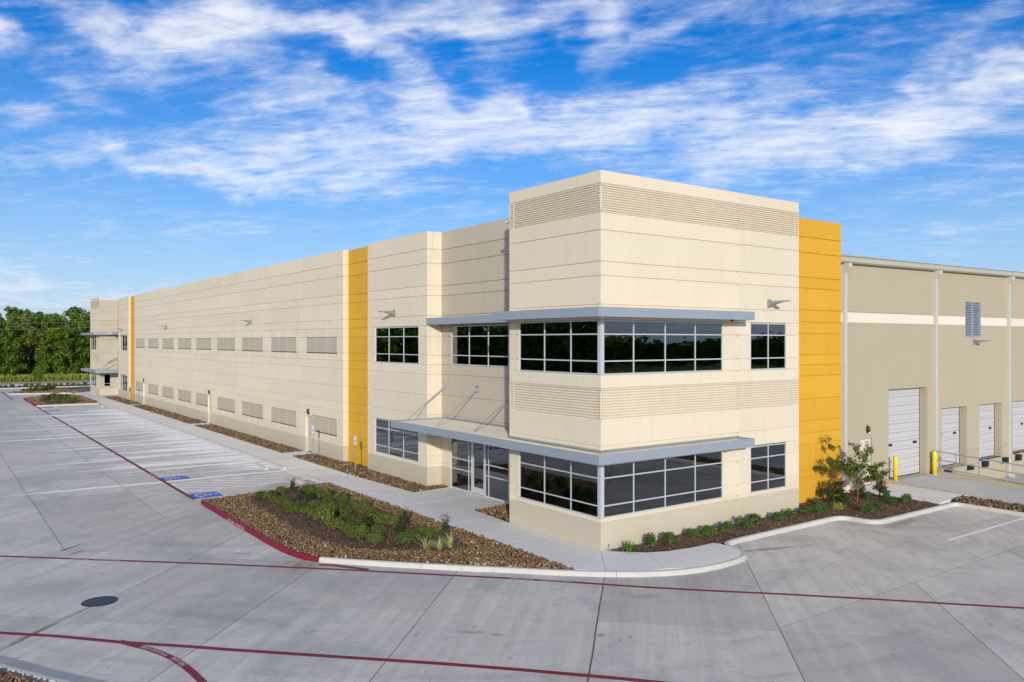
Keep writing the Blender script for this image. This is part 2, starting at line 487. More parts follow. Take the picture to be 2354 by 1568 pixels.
ROCK = ramp_mat('river_rock', [(0, (0.10, 0.058, 0.026)), (0.3, (0.165, 0.096, 0.040)), (0.6, (0.215, 0.132, 0.058)), (0.88, (0.27, 0.175, 0.085)), (0.97, (0.34, 0.24, 0.14)), (1, (0.56, 0.46, 0.34))], 0.65)
ROCKDK = ramp_mat('river_rock_dark', [(0, (0.075, 0.042, 0.022)), (0.35, (0.13, 0.075, 0.035)), (0.7, (0.19, 0.11, 0.055)), (0.93, (0.26, 0.17, 0.085)), (1, (0.48, 0.38, 0.22))], 0.6)
CHIP = ramp_mat('wood_chip', [(0, (0.07, 0.04, 0.025)), (0.5, (0.19, 0.115, 0.072)), (0.85, (0.29, 0.19, 0.125)), (1, (0.44, 0.33, 0.24))], 0.9)
MULCH = simple('mulch_soil', (0.155, 0.092, 0.06), 0.95, 0, 0.45, 9, 0.1, 0.8)
MULCHDK = simple('mulch_soil_dark', (0.125, 0.076, 0.048), 0.95, 0, 0.6, 3.5, 0.1, 0.8)
ROCKSOIL = simple('rock_bed_soil', (0.09, 0.052, 0.025), 0.95, 0, 0.4, 14, 0.1, 0.6)


def leaf_mat(name, dark, light, tip=None, trans=0.25, rough=0.55):
    m, nt, bs, out = base_mat(name)
    g = nt.new('ShaderNodeNewGeometry')
    oi = nt.new('ShaderNodeObjectInfo')
    n = nt.noise(nt.scale_vec(g.outputs['Position'], (1, 1, 1)), 2.2, 3)
    f = nt.math('ADD', nt.math('MULTIPLY', g.outputs['Random Per Island'], 0.55), nt.math('MULTIPLY', n, 0.5))
    f = nt.math('ADD', f, nt.math('MULTIPLY', nt.math('SUBTRACT', oi.outputs['Random'], 0.5), 0.35), clamp=True)
    c = nt.mix(f, dark, light)
    if tip:
        c = nt.mix(nt.smooth(g.outputs['Random Per Island'], 0.86, 0.98, 0, 0.8), c, tip)
    nt.set(bs.inputs['Base Color'], c)
    bs.inputs['Roughness'].default_value = rough
    bs.inputs['Specular IOR Level'].default_value = 0.35
    tl = nt.new('ShaderNodeBsdfTranslucent', {'Color': c})
    mx = nt.new('ShaderNodeMixShader', {0: trans, 1: bs.outputs[0], 2: tl.outputs[0]})
    nt.l.new(mx.outputs[0], out.inputs[0])
    return m


LEAF_SHRUB = leaf_mat('shrub_leaf', (0.032, 0.058, 0.010), (0.19, 0.235, 0.032))
LEAF_SHRUB2 = leaf_mat('glossy_shrub_leaf', (0.035, 0.085, 0.016), (0.10, 0.19, 0.03), None, 0.2, 0.35)
LEAF_DARK = leaf_mat('dark_shrub_leaf', (0.018, 0.045, 0.014), (0.045, 0.095, 0.02))
LEAF_BRIGHT = leaf_mat('bright_shrub_leaf', (0.13, 0.19, 0.02), (0.34, 0.42, 0.04))
LEAF_ROSE = leaf_mat('rose_leaf', (0.022, 0.055, 0.02), (0.065, 0.12, 0.03), (0.16, 0.05, 0.03))
LEAF_MYRTLE = leaf_mat('myrtle_leaf', (0.05, 0.085, 0.010), (0.15, 0.20, 0.018), (0.17, 0.13, 0.02), 0.3)
LEAF_FERN = leaf_mat('fern_leaf', (0.04, 0.14, 0.012), (0.12, 0.30, 0.02))
LEAF_STRIPE = leaf_mat('striped_blade', (0.20, 0.28, 0.06), (0.55, 0.58, 0.24))
LEAF_TREE = leaf_mat('wood_leaf', (0.055, 0.12, 0.012), (0.21, 0.33, 0.025), (0.30, 0.40, 0.02), 0.4)
LEAF_PINE = leaf_mat('pine_leaf', (0.075, 0.11, 0.020), (0.22, 0.25, 0.05), None, 0.3)
GRASSM = leaf_mat('tall_grass_blade', (0.12, 0.17, 0.02), (0.34, 0.36, 0.06))
PETALR = simple('red_petal', (0.55, 0.01, 0.04), 0.5)
PETALP = simple('pink_petal', (0.75, 0.22, 0.22), 0.5)
LAWN = simple('lawn', (0.18, 0.21, 0.045), 0.95, 0, 0.22, 1.3, 0.1)
PATHM = simple('pale_path', (0.46, 0.38, 0.22), 0.9, 0, 0.1, 2)


# ------------------------------------------------------------------ geometry helpers
def unique_name(n):
    return n


class MB:
    def __init__(self):
        self.v = []
        self.f = []
        self.m = []

    def add(self, vs, fs, mi=0):
        o = len(self.v)
        self.v.extend([tuple(q) for q in vs])
        for q in fs:
            self.f.append(tuple(i + o for i in q))
            self.m.append(mi)

    def quad(self, a, b, c, d, hint=None, mi=0):
        pts = [Vector(a), Vector(b), Vector(c), Vector(d)]
        if hint is not None:
            n = (pts[1] - pts[0]).cross(pts[2] - pts[0])
            if n.dot(Vector(hint)) < 0:
                pts.reverse()
        self.add(pts, [(0, 1, 2, 3)], mi)

    def box(self, x0, x1, y0, y1, z0, z1, mi=0):
        v = [(x0, y0, z0), (x1, y0, z0), (x1, y1, z0), (x0, y1, z0), (x0, y0, z1), (x1, y0, z1), (x1, y1, z1), (x0, y1, z1)]
        self.add(v, [(3, 2, 1, 0), (4, 5, 6, 7), (0, 1, 5, 4), (1, 2, 6, 5), (2, 3, 7, 6), (3, 0, 4, 7)], mi)

    def cbox(self, x0, x1, y0, y1, z0, z1, c=0.01):
        """box with chamfered top edges"""
        v = [(x0, y0, z0), (x1, y0, z0), (x1, y1, z0), (x0, y1, z0), (x0, y0, z1 - c), (x1, y0, z1 - c), (x1, y1, z1 - c), (x0, y1, z1 - c),
             (x0 + c, y0 + c, z1), (x1 - c, y0 + c, z1), (x1 - c, y1 - c, z1), (x0 + c, y1 - c, z1)]
        self.add(v, [(3, 2, 1, 0), (0, 1, 5, 4), (1, 2, 6, 5), (2, 3, 7, 6), (3, 0, 4, 7), (4, 5, 9, 8), (5, 6, 10, 9), (6, 7, 11, 10), (7, 4, 8, 11), (8, 9, 10, 11)])

    def prism(self, poly, z0, z1, bev=0.0):
        n = len(poly)
        a = sum(poly[i][0] * poly[(i + 1) % n][1] - poly[(i + 1) % n][0] * poly[i][1] for i in range(n))
        if a < 0:
            poly = poly[::-1]
        v = [(p[0], p[1], z0) for p in poly] + [(p[0], p[1], z1 - bev) for p in poly]
        fs = [tuple(range(n))[::-1]]
        for i in range(n):
            j = (i + 1) % n
            fs.append((i, j, j + n, i + n))
        if bev > 0:
            ins = inset(poly, bev)
            v += [(p[0], p[1], z1) for p in ins]
            for i in range(n):
                j = (i + 1) % n
                fs.append((i + n, j + n, j + 2 * n, i + 2 * n))
            fs.append(tuple(range(2 * n, 3 * n)))
        else:
            fs.append(tuple(range(n, 2 * n)))
        self.add(v, fs)

    def tube(self, pts, r, n=8, cap=True):
        pts = [Vector(p) for p in pts]
        rs = r if isinstance(r, (list, tuple)) else [r] * len(pts)
        o = len(self.v)
        up = Vector((0, 0, 1))
        for i, p in enumerate(pts):
            t = (pts[min(i + 1, len(pts) - 1)] - pts[max(i - 1, 0)])
            if t.length < 1e-9:
                t = Vector((0, 0, 1))
            t.normalize()
            a = t.cross(up if abs(t.z) < 0.95 else Vector((1, 0, 0))).normalized()
            b = t.cross(a).normalized()
            for k in range(n):
                th = 2 * math.pi * k / n
                self.v.append(tuple(p + (a * math.cos(th) + b * math.sin(th)) * rs[i]))
        for i in range(len(pts) - 1):
            for k in range(n):
                k2 = (k + 1) % n
                self.f.append((o + i * n + k, o + i * n + k2, o + (i + 1) * n + k2, o + (i + 1) * n + k))
                self.m.append(0)
        if cap:
            self.f.append(tuple(o + k for k in range(n))[::-1])
            self.m.append(0)
            e = o + (len(pts) - 1) * n
            self.f.append(tuple(e + k for k in range(n)))
            self.m.append(0)

    def sweep(self, path, prof, closed=False):
        """profile (offset to the left of travel, z) along a plan path, mitred; ends capped"""
        n = len(path)
        P = [Vector((p[0], p[1])) for p in path]
        o = len(self.v)
        m = len(prof)
        for i in range(n):
            d1 = (P[i] - P[i - 1]).normalized() if i > 0 else None
            d2 = (P[i + 1] - P[i]).normalized() if i < n - 1 else None
            if d1 is None:
                d1 = d2
            if d2 is None:
                d2 = d1
            n1 = Vector((-d1.y, d1.x))
            n2 = Vector((-d2.y, d2.x))
            nn = (n1 + n2)
            nn = nn / max(nn.length_squared / 2, 0.35)
            for (off, z) in prof:
                q = P[i] + nn * off
                self.v.append((q.x, q.y, z))
        for i in range(n - 1):
            for k in range(m - 1):
                self.f.append((o + i * m + k, o + (i + 1) * m + k, o + (i + 1) * m + k + 1, o + i * m + k + 1)[::-1])
                self.m.append(0)
        self.f.append(tuple(o + k for k in range(m)))
        self.m.append(0)
        self.f.append(tuple(o + (n - 1) * m + k for k in range(m))[::-1])
        self.m.append(0)

    def build(self, name, mat, parent=None, smooth=False):
        me = bpy.data.meshes.new(name)
        off = world_off(parent)
        vs = [(a - off[0], b - off[1], c - off[2]) for (a, b, c) in self.v]
        me.from_pydata(vs, [], self.f)
        mats = mat if isinstance(mat, (list, tuple)) else [mat]
        for mm in mats:
            me.materials.append(mm)
        if len(mats) > 1:
            me.polygons.foreach_set('material_index', self.m)
        if smooth:
            me.polygons.foreach_set('use_smooth', [True] * len(me.polygons))
        me.update()
        return link(name, me, parent)


def world_off(o):
    x = Vector((0, 0, 0))
    while o is not None:
        x += Vector(o.location)
        o = o.parent
    return x


def link(name, me, parent=None):
    ob = bpy.data.objects.new(name, me)
    C.objects.link(ob)
    if parent is not None:
        ob.parent = parent
    return ob


def tag(o, label=None, cat=None, group=None, kind=None):
    if label:
        o['label'] = label
    if cat:
        o['category'] = cat
    if group:
        o['group'] = group
    if kind:
        o['kind'] = kind
    return o


def thing(name, label, cat, loc=(0, 0, 0), group=None):
    o = bpy.data.objects.new(name, None)
    C.objects.link(o)
    o.location = loc
    o.empty_display_size = 0.2
    return tag(o, label, cat, group)


def struct(o, label=None):
    return tag(o, label, None, None, 'structure')


def copy_tree(root, loc, rotz=None, label=None, group=None, scale=None):
    r = root.copy()
    C.objects.link(r)
    r.location = loc
    if rotz is not None:
        r.rotation_euler = (0, 0, rotz)
    if scale is not None:
        r.scale = (scale, scale, scale) if not isinstance(scale, tuple) else scale
    if label:
        r['label'] = label
    if group:
        r['group'] = group
    for ch in list(root.children):
        c = ch.copy()
        C.objects.link(c)
        c.parent = r
        for g in list(ch.children):
            q = g.copy()
            C.objects.link(q)
            q.parent = c
    return r


def inset(poly, d):
    """inward offset of a counter-clockwise convex-ish polygon"""
    n = len(poly)
    out = []
    for i in range(n):
        p0, p1, p2 = Vector(poly[i - 1]), Vector(poly[i]), Vector(poly[(i + 1) % n])
        d1 = (p1 - p0).normalized()
        d2 = (p2 - p1).normalized()
        n1 = Vector((-d1.y, d1.x))
        n2 = Vector((-d2.y, d2.x))
        nn = n1 + n2
        nn = nn / max(nn.length_squared / 2, 0.3)
        q = p1 + nn * d
        out.append((q.x, q.y))
    return out


def clip(poly, a, b, c):
    """keep a*x + b*y >= c"""
    out = []
    n = len(poly)
    for i in range(n):
        p, q = poly[i], poly[(i + 1) % n]
        dp = a * p[0] + b * p[1] - c
        dq = a * q[0] + b * q[1] - c
        if dp >= 0:
            out.append(p)
        if (dp >= 0) != (dq >= 0):
            t = dp / (dp - dq)
            out.append((p[0] + (q[0] - p[0]) * t, p[1] + (q[1] - p[1]) * t))
    return out


def area(poly):
    n = len(poly)
    return 0.5 * sum(poly[i][0] * poly[(i + 1) % n][1] - poly[(i + 1) % n][0] * poly[i][1] for i in range(n))


def inside(px, py, poly):
    """vectorised point in polygon"""
    r = np.zeros(px.shape, bool)
    n = len(poly)
    for i in range(n):
        x1, y1 = poly[i]
        x2, y2 = poly[(i + 1) % n]
        if y1 == y2:
            continue
        c = ((y1 > py) != (y2 > py)) & (px < (x2 - x1) * (py - y1) / (y2 - y1) + x1)
        r ^= c
    return r


def np_mesh(name, verts, faces, mat, parent=None, smooth=False):
    """verts (n,3), faces (m,k) numpy"""
    me = bpy.data.meshes.new(name)
    off = world_off(parent)
    verts = np.asarray(verts, np.float32) - np.array(off, np.float32)
    faces = np.asarray(faces, np.int32)
    m, k = faces.shape
    me.vertices.add(len(verts))
    me.vertices.foreach_set('co', verts.ravel())
    me.loops.add(m * k)
    me.loops.foreach_set('vertex_index', faces.ravel())
    me.polygons.add(m)
    me.polygons.foreach_set('loop_start', np.arange(0, m * k, k, dtype=np.int32))
    me.polygons.foreach_set('loop_total', np.full(m, k, np.int32))
    if smooth:
        me.polygons.foreach_set('use_smooth', np.ones(m, bool))
    me.update(calc_edges=True)
    me.validate()
    for q in (mat if isinstance(mat, (list, tuple)) else [mat]):
        me.materials.append(q)
    return link(name, me, parent)


def leaf_quads(cent, nrm, size, aspect=0.55, rng=RNG):
    """folded leaf: 2 quads-ish diamond per centre -> (verts, faces of 4)"""
    n = len(cent)
    nrm = nrm / (np.linalg.norm(nrm, axis=1, keepdims=True) + 1e-9)
    rnd = rng.normal(size=(n, 3))
    t = np.cross(nrm, rnd)
    t /= (np.linalg.norm(t, axis=1, keepdims=True) + 1e-9)
    b = np.cross(nrm, t)
    s = np.asarray(size).reshape(-1, 1) * np.ones((n, 1))
    v = np.empty((n, 4, 3))
    v[:, 0] = cent - t * s * 0.5
    v[:, 1] = cent + b * s * 0.5 * aspect + nrm * s * 0.08
    v[:, 2] = cent + t * s * 0.5
    v[:, 3] = cent - b * s * 0.5 * aspect + nrm * s * 0.08
    f = np.arange(n * 4).reshape(n, 4)
    return v.reshape(-1, 3), f


# icosahedron for stones
_t = (1 + 5 ** 0.5) / 2
ICO_V = np.array([(-1, _t, 0), (1, _t, 0), (-1, -_t, 0), (1, -_t, 0), (0, -1, _t), (0, 1, _t), (0, -1, -_t), (0, 1, -_t), (_t, 0, -1), (_t, 0, 1), (-_t, 0, -1), (-_t, 0, 1)], float)
ICO_V /= np.linalg.norm(ICO_V[0])
ICO_F = np.array([(0, 11, 5), (0, 5, 1), (0, 1, 7), (0, 7, 10), (0, 10, 11), (1, 5, 9), (5, 11, 4), (11, 10, 2), (10, 7, 6), (7, 1, 8), (3, 9, 4), (3, 4, 2), (3, 2, 6), (3, 6, 8), (3, 8, 9), (4, 9, 5), (2, 4, 11), (6, 2, 10), (8, 6, 7), (9, 8, 1)])


def stones(px, py, pz, rad, rng=RNG):
    n = len(px)
    jit = rng.uniform(0.72, 1.25, size=(n, 12, 1))
    v = ICO_V[None] * jit
    sc = np.stack([rng.uniform(0.75, 1.35, n), rng.uniform(0.75, 1.2, n), rng.uniform(0.5, 0.85, n)], 1)
    v = v * sc[:, None, :]
    a = rng.uniform(0, 6.283, n)
    ca, sa = np.cos(a), np.sin(a)
    x = v[:, :, 0] * ca[:, None] - v[:, :, 1] * sa[:, None]
    y = v[:, :, 0] * sa[:, None] + v[:, :, 1] * ca[:, None]
    tl = rng.uniform(-0.5, 0.5, n)
    z = v[:, :, 2] * np.cos(tl)[:, None] + x * np.sin(tl)[:, None]
    vv = np.stack([x, y, z], 2) * rad[:, None, None]
    vv += np.stack([px, py, pz], 1)[:, None, :]
    f = (ICO_F[None] + (np.arange(n) * 12)[:, None, None]).reshape(-1, 3)
    return vv.reshape(-1, 3), f


def scatter(poly, pitch, holes=(), rng=RNG, jitter=0.5):
    xs = [p[0] for p in poly]
    ys = [p[1] for p in poly]
    gx, gy = np.meshgrid(np.arange(min(xs), max(xs), pitch), np.arange(min(ys), max(ys), pitch))
    px = (gx + rng.uniform(-jitter, jitter, gx.shape) * pitch).ravel()
    py = (gy + rng.uniform(-jitter, jitter, gy.shape) * pitch).ravel()
    k = inside(px, py, poly)
    for h in holes:
        k &= ~inside(px, py, h)
    return px[k], py[k]


def text_mesh(body):
    """letters as a flat mesh, normalised to width 1, height 1: (verts2d, faces)"""
    cu = bpy.data.curves.new('letters', 'FONT')
    cu.body = body
    cu.resolution_u = 3
    if body == 'F.D.':
        cu.offset = 0.035
    ob = bpy.data.objects.new('letters', cu)
    C.objects.link(ob)
    dg = bpy.context.evaluated_depsgraph_get()
    dg.update()
    me = bpy.data.meshes.new_from_object(ob.evaluated_get(dg))
    vs = np.array([v.co[:2] for v in me.vertices])
    fs = [tuple(p.vertices) for p in me.polygons]
    bpy.data.objects.remove(ob)
    bpy.data.curves.remove(cu)
    bpy.data.meshes.remove(me)
    mn, mx = vs.min(0), vs.max(0)
    return (vs - mn) / (mx - mn), fs


TEXTS = {}


def lettering(name, body, fn, mat, parent=None):
    if body not in TEXTS:
        TEXTS[body] = text_mesh(body)
    vs, fs = TEXTS[body]
    mb = MB()
    mb.add([fn(s, t) for s, t in vs], fs)
    return mb.build(name, mat, parent)


# ------------------------------------------------------------------ facade planes
class Plane:
    def __init__(self, o, u, n):
        self.o, self.u, self.n = Vector(o), Vector(u), Vector(n)

    def p(self, u, z, d=0.0):
        return self.o + self.u * u + Vector((0, 0, z)) + self.n * d


def pbox(mb, pl, u0, u1, z0, z1, d0, d1):
    """box on a facade plane, d outward"""
    v = [pl.p(u0, z0, d0), pl.p(u1, z0, d0), pl.p(u1, z1, d0), pl.p(u0, z1, d0), pl.p(u0, z0, d1), pl.p(u1, z0, d1), pl.p(u1, z1, d1), pl.p(u0, z1, d1)]
    c = sum((Vector(q) for q in v), Vector()) / 8
    for q in ((0, 1, 2, 3), (4, 5, 6, 7), (0, 1, 5, 4), (1, 2, 6, 5), (2, 3, 7, 6), (3, 0, 4, 7)):
        pts = [v[i] for i in q]
        ctr = sum(pts, Vector()) / 4
        mb.quad(*pts, hint=ctr - c)


JOIN = None
GD, GW = 0.045, 0.030           # groove depth and width scale


def band(parent, name, pl, u0, u1, z0, z1, mat, opens=(), cu0=0.0, cu1=0.0, ct=True, cb=True, vgrooves=(), thick=0.0):
    """one course of a tilt-up panel: face, chamfers that form the reveals above and below, holes left out"""
    mb = MB()
    f0 = z0 + (min(0.022, (z1 - z0) * 0.3) if cb else 0)
    f1 = z1 - (min(0.055, (z1 - z0) * 0.4) if ct else 0)
    us = {u0 + cu0, u1 - cu1}
    zs = {f0, f1}
    for (a, b, c, d) in opens:
        for q in (a, b):
            if u0 + cu0 < q < u1 - cu1:
                us.add(q)
        for q in (c, d):
            if f0 < q < f1:
                zs.add(q)
    for g in vgrooves:
        for q in (g - GW * .8, g + GW * .8):
            us.add(q)
    us, zs = sorted(us), sorted(zs)
    any_face = False

    def is_open(u, z):
        return any(a < u < b and c < z < d for (a, b, c, d) in opens)
    for i in range(len(us) - 1):
        um = (us[i] + us[i + 1]) / 2
        vg = next((g for g in vgrooves if abs(g - um) < GW * .5), None)
        for j in range(len(zs) - 1):
            zm = (zs[j] + zs[j + 1]) / 2
            if is_open(um, zm):
                continue
            any_face = True
            if vg is None:
                mb.quad(pl.p(us[i], zs[j]), pl.p(us[i + 1], zs[j]), pl.p(us[i + 1], zs[j + 1]), pl.p(us[i], zs[j + 1]), pl.n)
            else:
                mb.quad(pl.p(us[i], zs[j]), pl.p(vg, zs[j], -GD * .7), pl.p(vg, zs[j + 1], -GD * .7), pl.p(us[i], zs[j + 1]), pl.n)
                mb.quad(pl.p(vg, zs[j], -GD * .7), pl.p(us[i + 1], zs[j]), pl.p(us[i + 1], zs[j + 1]), pl.p(vg, zs[j + 1], -GD * .7), pl.n)
        if ct and not is_open(um, f1 - 1e-4) and not is_open(um, z1 + 1e-4):
            mb.quad(pl.p(us[i], f1), pl.p(us[i + 1], f1), pl.p(us[i + 1], z1, -GD), pl.p(us[i], z1, -GD), pl.n)
        if cb and not is_open(um, f0 + 1e-4) and not is_open(um, z0 - 1e-4):
            mb.quad(pl.p(us[i], f0), pl.p(us[i + 1], f0), pl.p(us[i + 1], z0, -GD), pl.p(us[i], z0, -GD), pl.n)
    if not any_face:
        return None
    for (cu, ua, ub) in ((cu0, u0 + cu0, u0), (cu1, u1 - cu1, u1)):
        if cu > 0 and not is_open((ua + ub) / 2, (f0 + f1) / 2):
            mb.quad(pl.p(ua, f0), pl.p(ub, f0, -cu), pl.p(ub, f1, -cu), pl.p(ua, f1), pl.n)
    # reveals of the openings
    for (a, b, c, d) in opens:
        lo, hi = max(c, z0), min(d, z1)
        if hi > lo:
            for q in (a, b):
                if u0 - 1e-6 <= q <= u1 + 1e-6:
                    mb.quad(pl.p(q, lo), pl.p(q, lo, -0.2), pl.p(q, hi, -0.2), pl.p(q, hi), pl.u * (1 if q == a else -1))
        ul, uh = max(a, u0), min(b, u1)
        if uh > ul:
            if z0 <= d <= z1:
                mb.quad(pl.p(ul, d), pl.p(uh, d), pl.p(uh, d, -0.2), pl.p(ul, d, -0.2), (0, 0, -1))
            if z0 <= c <= z1:
                mb.quad(pl.p(ul, c), pl.p(uh, c), pl.p(uh, c, -0.2), pl.p(ul, c, -0.2), (0, 0, 1))
    if thick:
        # coping on top and a back so the parapet has its real depth
        mb.quad(pl.p(u0, z1), pl.p(u1, z1), pl.p(u1, z1, -thick), pl.p(u0, z1, -thick), (0, 0, 1))
        mb.quad(pl.p(u0, z0, -thick), pl.p(u1, z0, -thick), pl.p(u1, z1, -thick), pl.p(u0, z1, -thick), -pl.n)
    if JOIN is not None:
        JOIN.setdefault(mat.name, []).append(mb)
        return None
    return mb.build(name, mat, parent)


def ribbed(parent, pl, u0, u1, z0, z1, n, mat, stop0=None, stop1=None):
    mb = MB()
    a = u0 + (stop0 or 0)
    b = u1 - (stop1 or 0)
    h = (z1 - z0) / n
    prof = []
    for i in range(n):
        zz = z0 + i * h
        prof += [(zz, -0.055), (zz + h * .10, -0.020), (zz + h * .30, 0.0), (zz + h * .52, 0.0), (zz + h * .74, -0.018), (zz + h * .95, -0.055)]
    prof.append((z1, -0.055))
    for k in range(len(prof) - 1):
        (za, da), (zb, db) = prof[k], prof[k + 1]
        mb.quad(pl.p(a, za, da), pl.p(b, za, da), pl.p(b, zb, db), pl.p(a, zb, db), pl.n)
    for (s, q0, q1) in ((stop0, u0, a), (stop1, b, u1)):
        if s:
            e = 0.018
            w0, w1 = (q0, q1 - e) if q0 == u0 else (q0 + e, q1)
            mb.quad(pl.p(w0, z0), pl.p(w1, z0), pl.p(w1, z1), pl.p(w0, z1), pl.n)
            x = w1 if q0 == u0 else w0
            y = q1 if q0 == u0 else q0
            mb.quad(pl.p(x, z0), pl.p(x, z0, -.035), pl.p(x, z1, -.035), pl.p(x, z1), pl.u)
            mb.quad(pl.p(x, z0, -.035), pl.p(y, z0, -.035), pl.p(y, z1, -.035), pl.p(x, z1, -.035), pl.n)
    return mb.build('ribbed_panel', mat, parent)


def window(parent, pl, u0, u1, z0, z1, mull=(), trans=(), fw=0.043, d=-0.03, depth=0.13, label=None, no_pane=()):
    """aluminium frame with every pane a piece of its own"""
    mb = MB()
    e = 0.0035
    a0, a1, c0, c1 = u0 + e, u1 - e, z0 + e, z1 - e
    pbox(mb, pl, a0, a1, c0, c0 + fw, d - depth, d + 0.012)
    pbox(mb, pl, a0, a1, c1 - fw, c1, d - depth, d + 0.012)
    pbox(mb, pl, a0, a0 + fw, c0 + fw, c1 - fw, d - depth, d + 0.010)
    pbox(mb, pl, a1 - fw, a1, c0 + fw, c1 - fw, d - depth, d + 0.010)
    for q in mull:
        pbox(mb, pl, q - fw / 2, q + fw / 2, c0 + fw, c1 - fw, d - depth, d + 0.006)
    uu = [a0 + fw] + [x for q in sorted(mull) for x in (q - fw / 2, q + fw / 2)] + [a1 - fw]
    for i in range(0, len(uu), 2):
        for q in trans:
            pbox(mb, pl, uu[i], uu[i + 1], q - fw / 2, q + fw / 2, d - depth, d + 0.004)
    w = mb.build('window', ALU, parent)
    if label:
        w['label'] = label
    zz = [c0 + fw] + [x for q in sorted(trans) for x in (q - fw / 2, q + fw / 2)] + [c1 - fw]
    for i in range(0, len(uu), 2):
        for j in range(0, len(zz), 2):
            g = MB()
            pbox(g, pl, uu[i] - .004, uu[i + 1] + .004, zz[j] - .004, zz[j + 1] + .004, d - 0.024, d - 0.012)
            g.build('pane', GLASS, w)
    return w


def courses(parent, pl, u0, u1, zl, top, matf, opens=(), joints=(), namef=None, vg=None, parapet=0.3, z_start=-0.2, jc=0.012, ribs=()):
    """stack all courses of a facade; zl = reveal heights"""
    zs = [z_start] + [z for z in zl] + [top]
    us = [u0] + list(joints) + [u1]
    for q in joints:
        jb = MB()
        pbox(jb, pl, q - .035, q + .035, zs[0], top - .02, -.085, -.052)
        jb.build('joint_seal', matf(8.0), parent)
    for i in range(len(us) - 1):
        for j in range(len(zs) - 1):
            z0, z1 = zs[j], zs[j + 1]
            if any(abs(z0 - r) < 0.02 for r in ribs):
                continue
            m = matf((z0 + z1) / 2)
            nm = namef or ('wall_panel' if (z0 + z1) / 2 > 0.95 else 'wainscot_panel')
            # an opening through the full height of a course cuts it into separate pieces
            cuts = sorted((max(a, us[i]), min(b, us[i + 1])) for (a, b, c, d) in opens if c <= z0 + .06 and d >= z1 - .06 and b > us[i] and a < us[i + 1])
            spans, q0 = [], us[i]
            for (a, b) in cuts:
                if a - q0 > .02:
                    spans.append((q0, a))
                q0 = max(q0, b)
            if us[i + 1] - q0 > .02:
                spans.append((q0, us[i + 1]))
            for (a, b) in spans:
                v = vg((z0 + z1) / 2) if vg else ()
                v = [q for q in v if a + .05 < q < b - .05]
                band(parent, nm, pl, a, b, z0, z1, m, opens, jc if (i > 0 and a == us[i]) else 0, jc if (i < len(us) - 2 and b == us[i + 1]) else 0,
                     ct=(j < len(zs) - 2), cb=(j > 0), vgrooves=v, thick=parapet if j == len(zs) - 2 else 0.0)


# ------------------------------------------------------------------ the ground
gm = MB()
for (gx0, gx1, gy0, gy1) in ((-1500, 24.82, -1500, 1500), (75, 1500, -1500, 1500), (24.82, 75, -1500, -18.02), (24.82, 75, 1.7, 1500)):
    gm.add([(gx0, gy0, -0.30), (gx1, gy0, -0.30), (gx1, gy1, -0.30), (gx0, gy1, -0.30)], [(0, 1, 2, 3)])
ground = struct(gm.build('ground', LAWN))

LZ = -0.15
lm = MB()
for r in ((-70, 17.72, -80, 121.0), (17.72, 24.8, -80, -8.0), (24.8, 120, -80, -18.0)):
    lm.box(r[0], r[1], r[2], r[3], -0.28, LZ - 0.003)
lot = struct(lm.build('parking_lot', BASEC))


def slab(poly, gap=0.011, z1=LZ, z0=LZ - 0.02, parent=lot, mat=LOT, name='slab'):
    if len(poly) < 3:
        return
    if area(poly) < 0:
        poly = poly[::-1]
    if area(poly) < 0.15:
        return
    # drop duplicate corners
    q = []
    for p in poly:
        if not q or (Vector(p) - Vector(q[-1])).length > 0.02:
            q.append(p)
    if (Vector(q[0]) - Vector(q[-1])).length < 0.02:
        q.pop()
    if len(q) < 3:
        return
    mb = MB()
    mb.prism(inset(q, gap), z0, z1, 0.0)
    mb.build(name, mat, parent)


# zone 1: the stalls and the aisle along the long wall; zone 2: the diagonal drive; zone 3: the bay on the right
A = (-16.13, 9.71)
B = (-8.38, 15.94)
nA = Vector((-(B[1] - A[1]), B[0] - A[0])).normalized()
cA = nA.x * A[0] + nA.y * A[1]
ISL_CLIP = [(1, 0, -100)]
xb = [-70, -42, -30, -22.1, -18.15, -14.2, -10.27, -6.3, -2.0, 18.0]
yb = [5.0, 12.4, 17.15] + [17.15 + 4.57 * k for k in range(1, 23)] + [121.0]
for i in range(len(xb) - 1):
    for j in range(len(yb) - 1):
        if xb[i] >= -2.01 and yb[j] > 18:
            continue
        p = [(xb[i], yb[j]), (xb[i + 1], yb[j]), (xb[i + 1], yb[j + 1]), (xb[i], yb[j + 1])]
        p = clip(p, nA.x, nA.y, cA)
        if p:
            slab(p)
ub = [-80, -40, -26, -19.2, -13.0, -6.6, -0.32, 6.0, 12.4, 18.55, 25.3, 32, 60]


def diag(u, v):          # u = y - x, v = x + y
    return ((v - u) / 2, (v + u) / 2)


for i in range(len(ub) - 1):
    off = -11.7 if ub[i] >= 12.0 else -8.9
    vb = [-120, -60, off - 16, off - 8, off, off + 8.5, 12, 40]
    for j in range(len(vb) - 1):
        p = [diag(ub[i], vb[j]), diag(ub[i + 1], vb[j]), diag(ub[i + 1], vb[j + 1]), diag(ub[i], vb[j + 1])]
        p = clip(p, -nA.x, -nA.y, -cA)
        p = clip(p, 1, 0, -70) if p else p
        p = clip(p, -1, 0, -17.72) if p else p
        p = clip(p, 0, 1, -80) if p else p
        if p and ub[i] < -6.7:
            # strips on the right are cut off by the bay
            p = clip(p, 0, -1, 7.6) if p else p
        if p:
            slab(p)
for (x0, x1) in ((-1.3, 5.3), (5.3, 9.8), (9.8, 14.2), (14.2, 17.72)):
    for (y0, y1) in ((-7.6, -5.02), (-5.02, -0.5)):
        p = [(x0, y0), (x1, y0), (x1, y1), (x0, y1)]
        p = clip(p, 1, -1, 6.6)
        if p:
            slab(p)
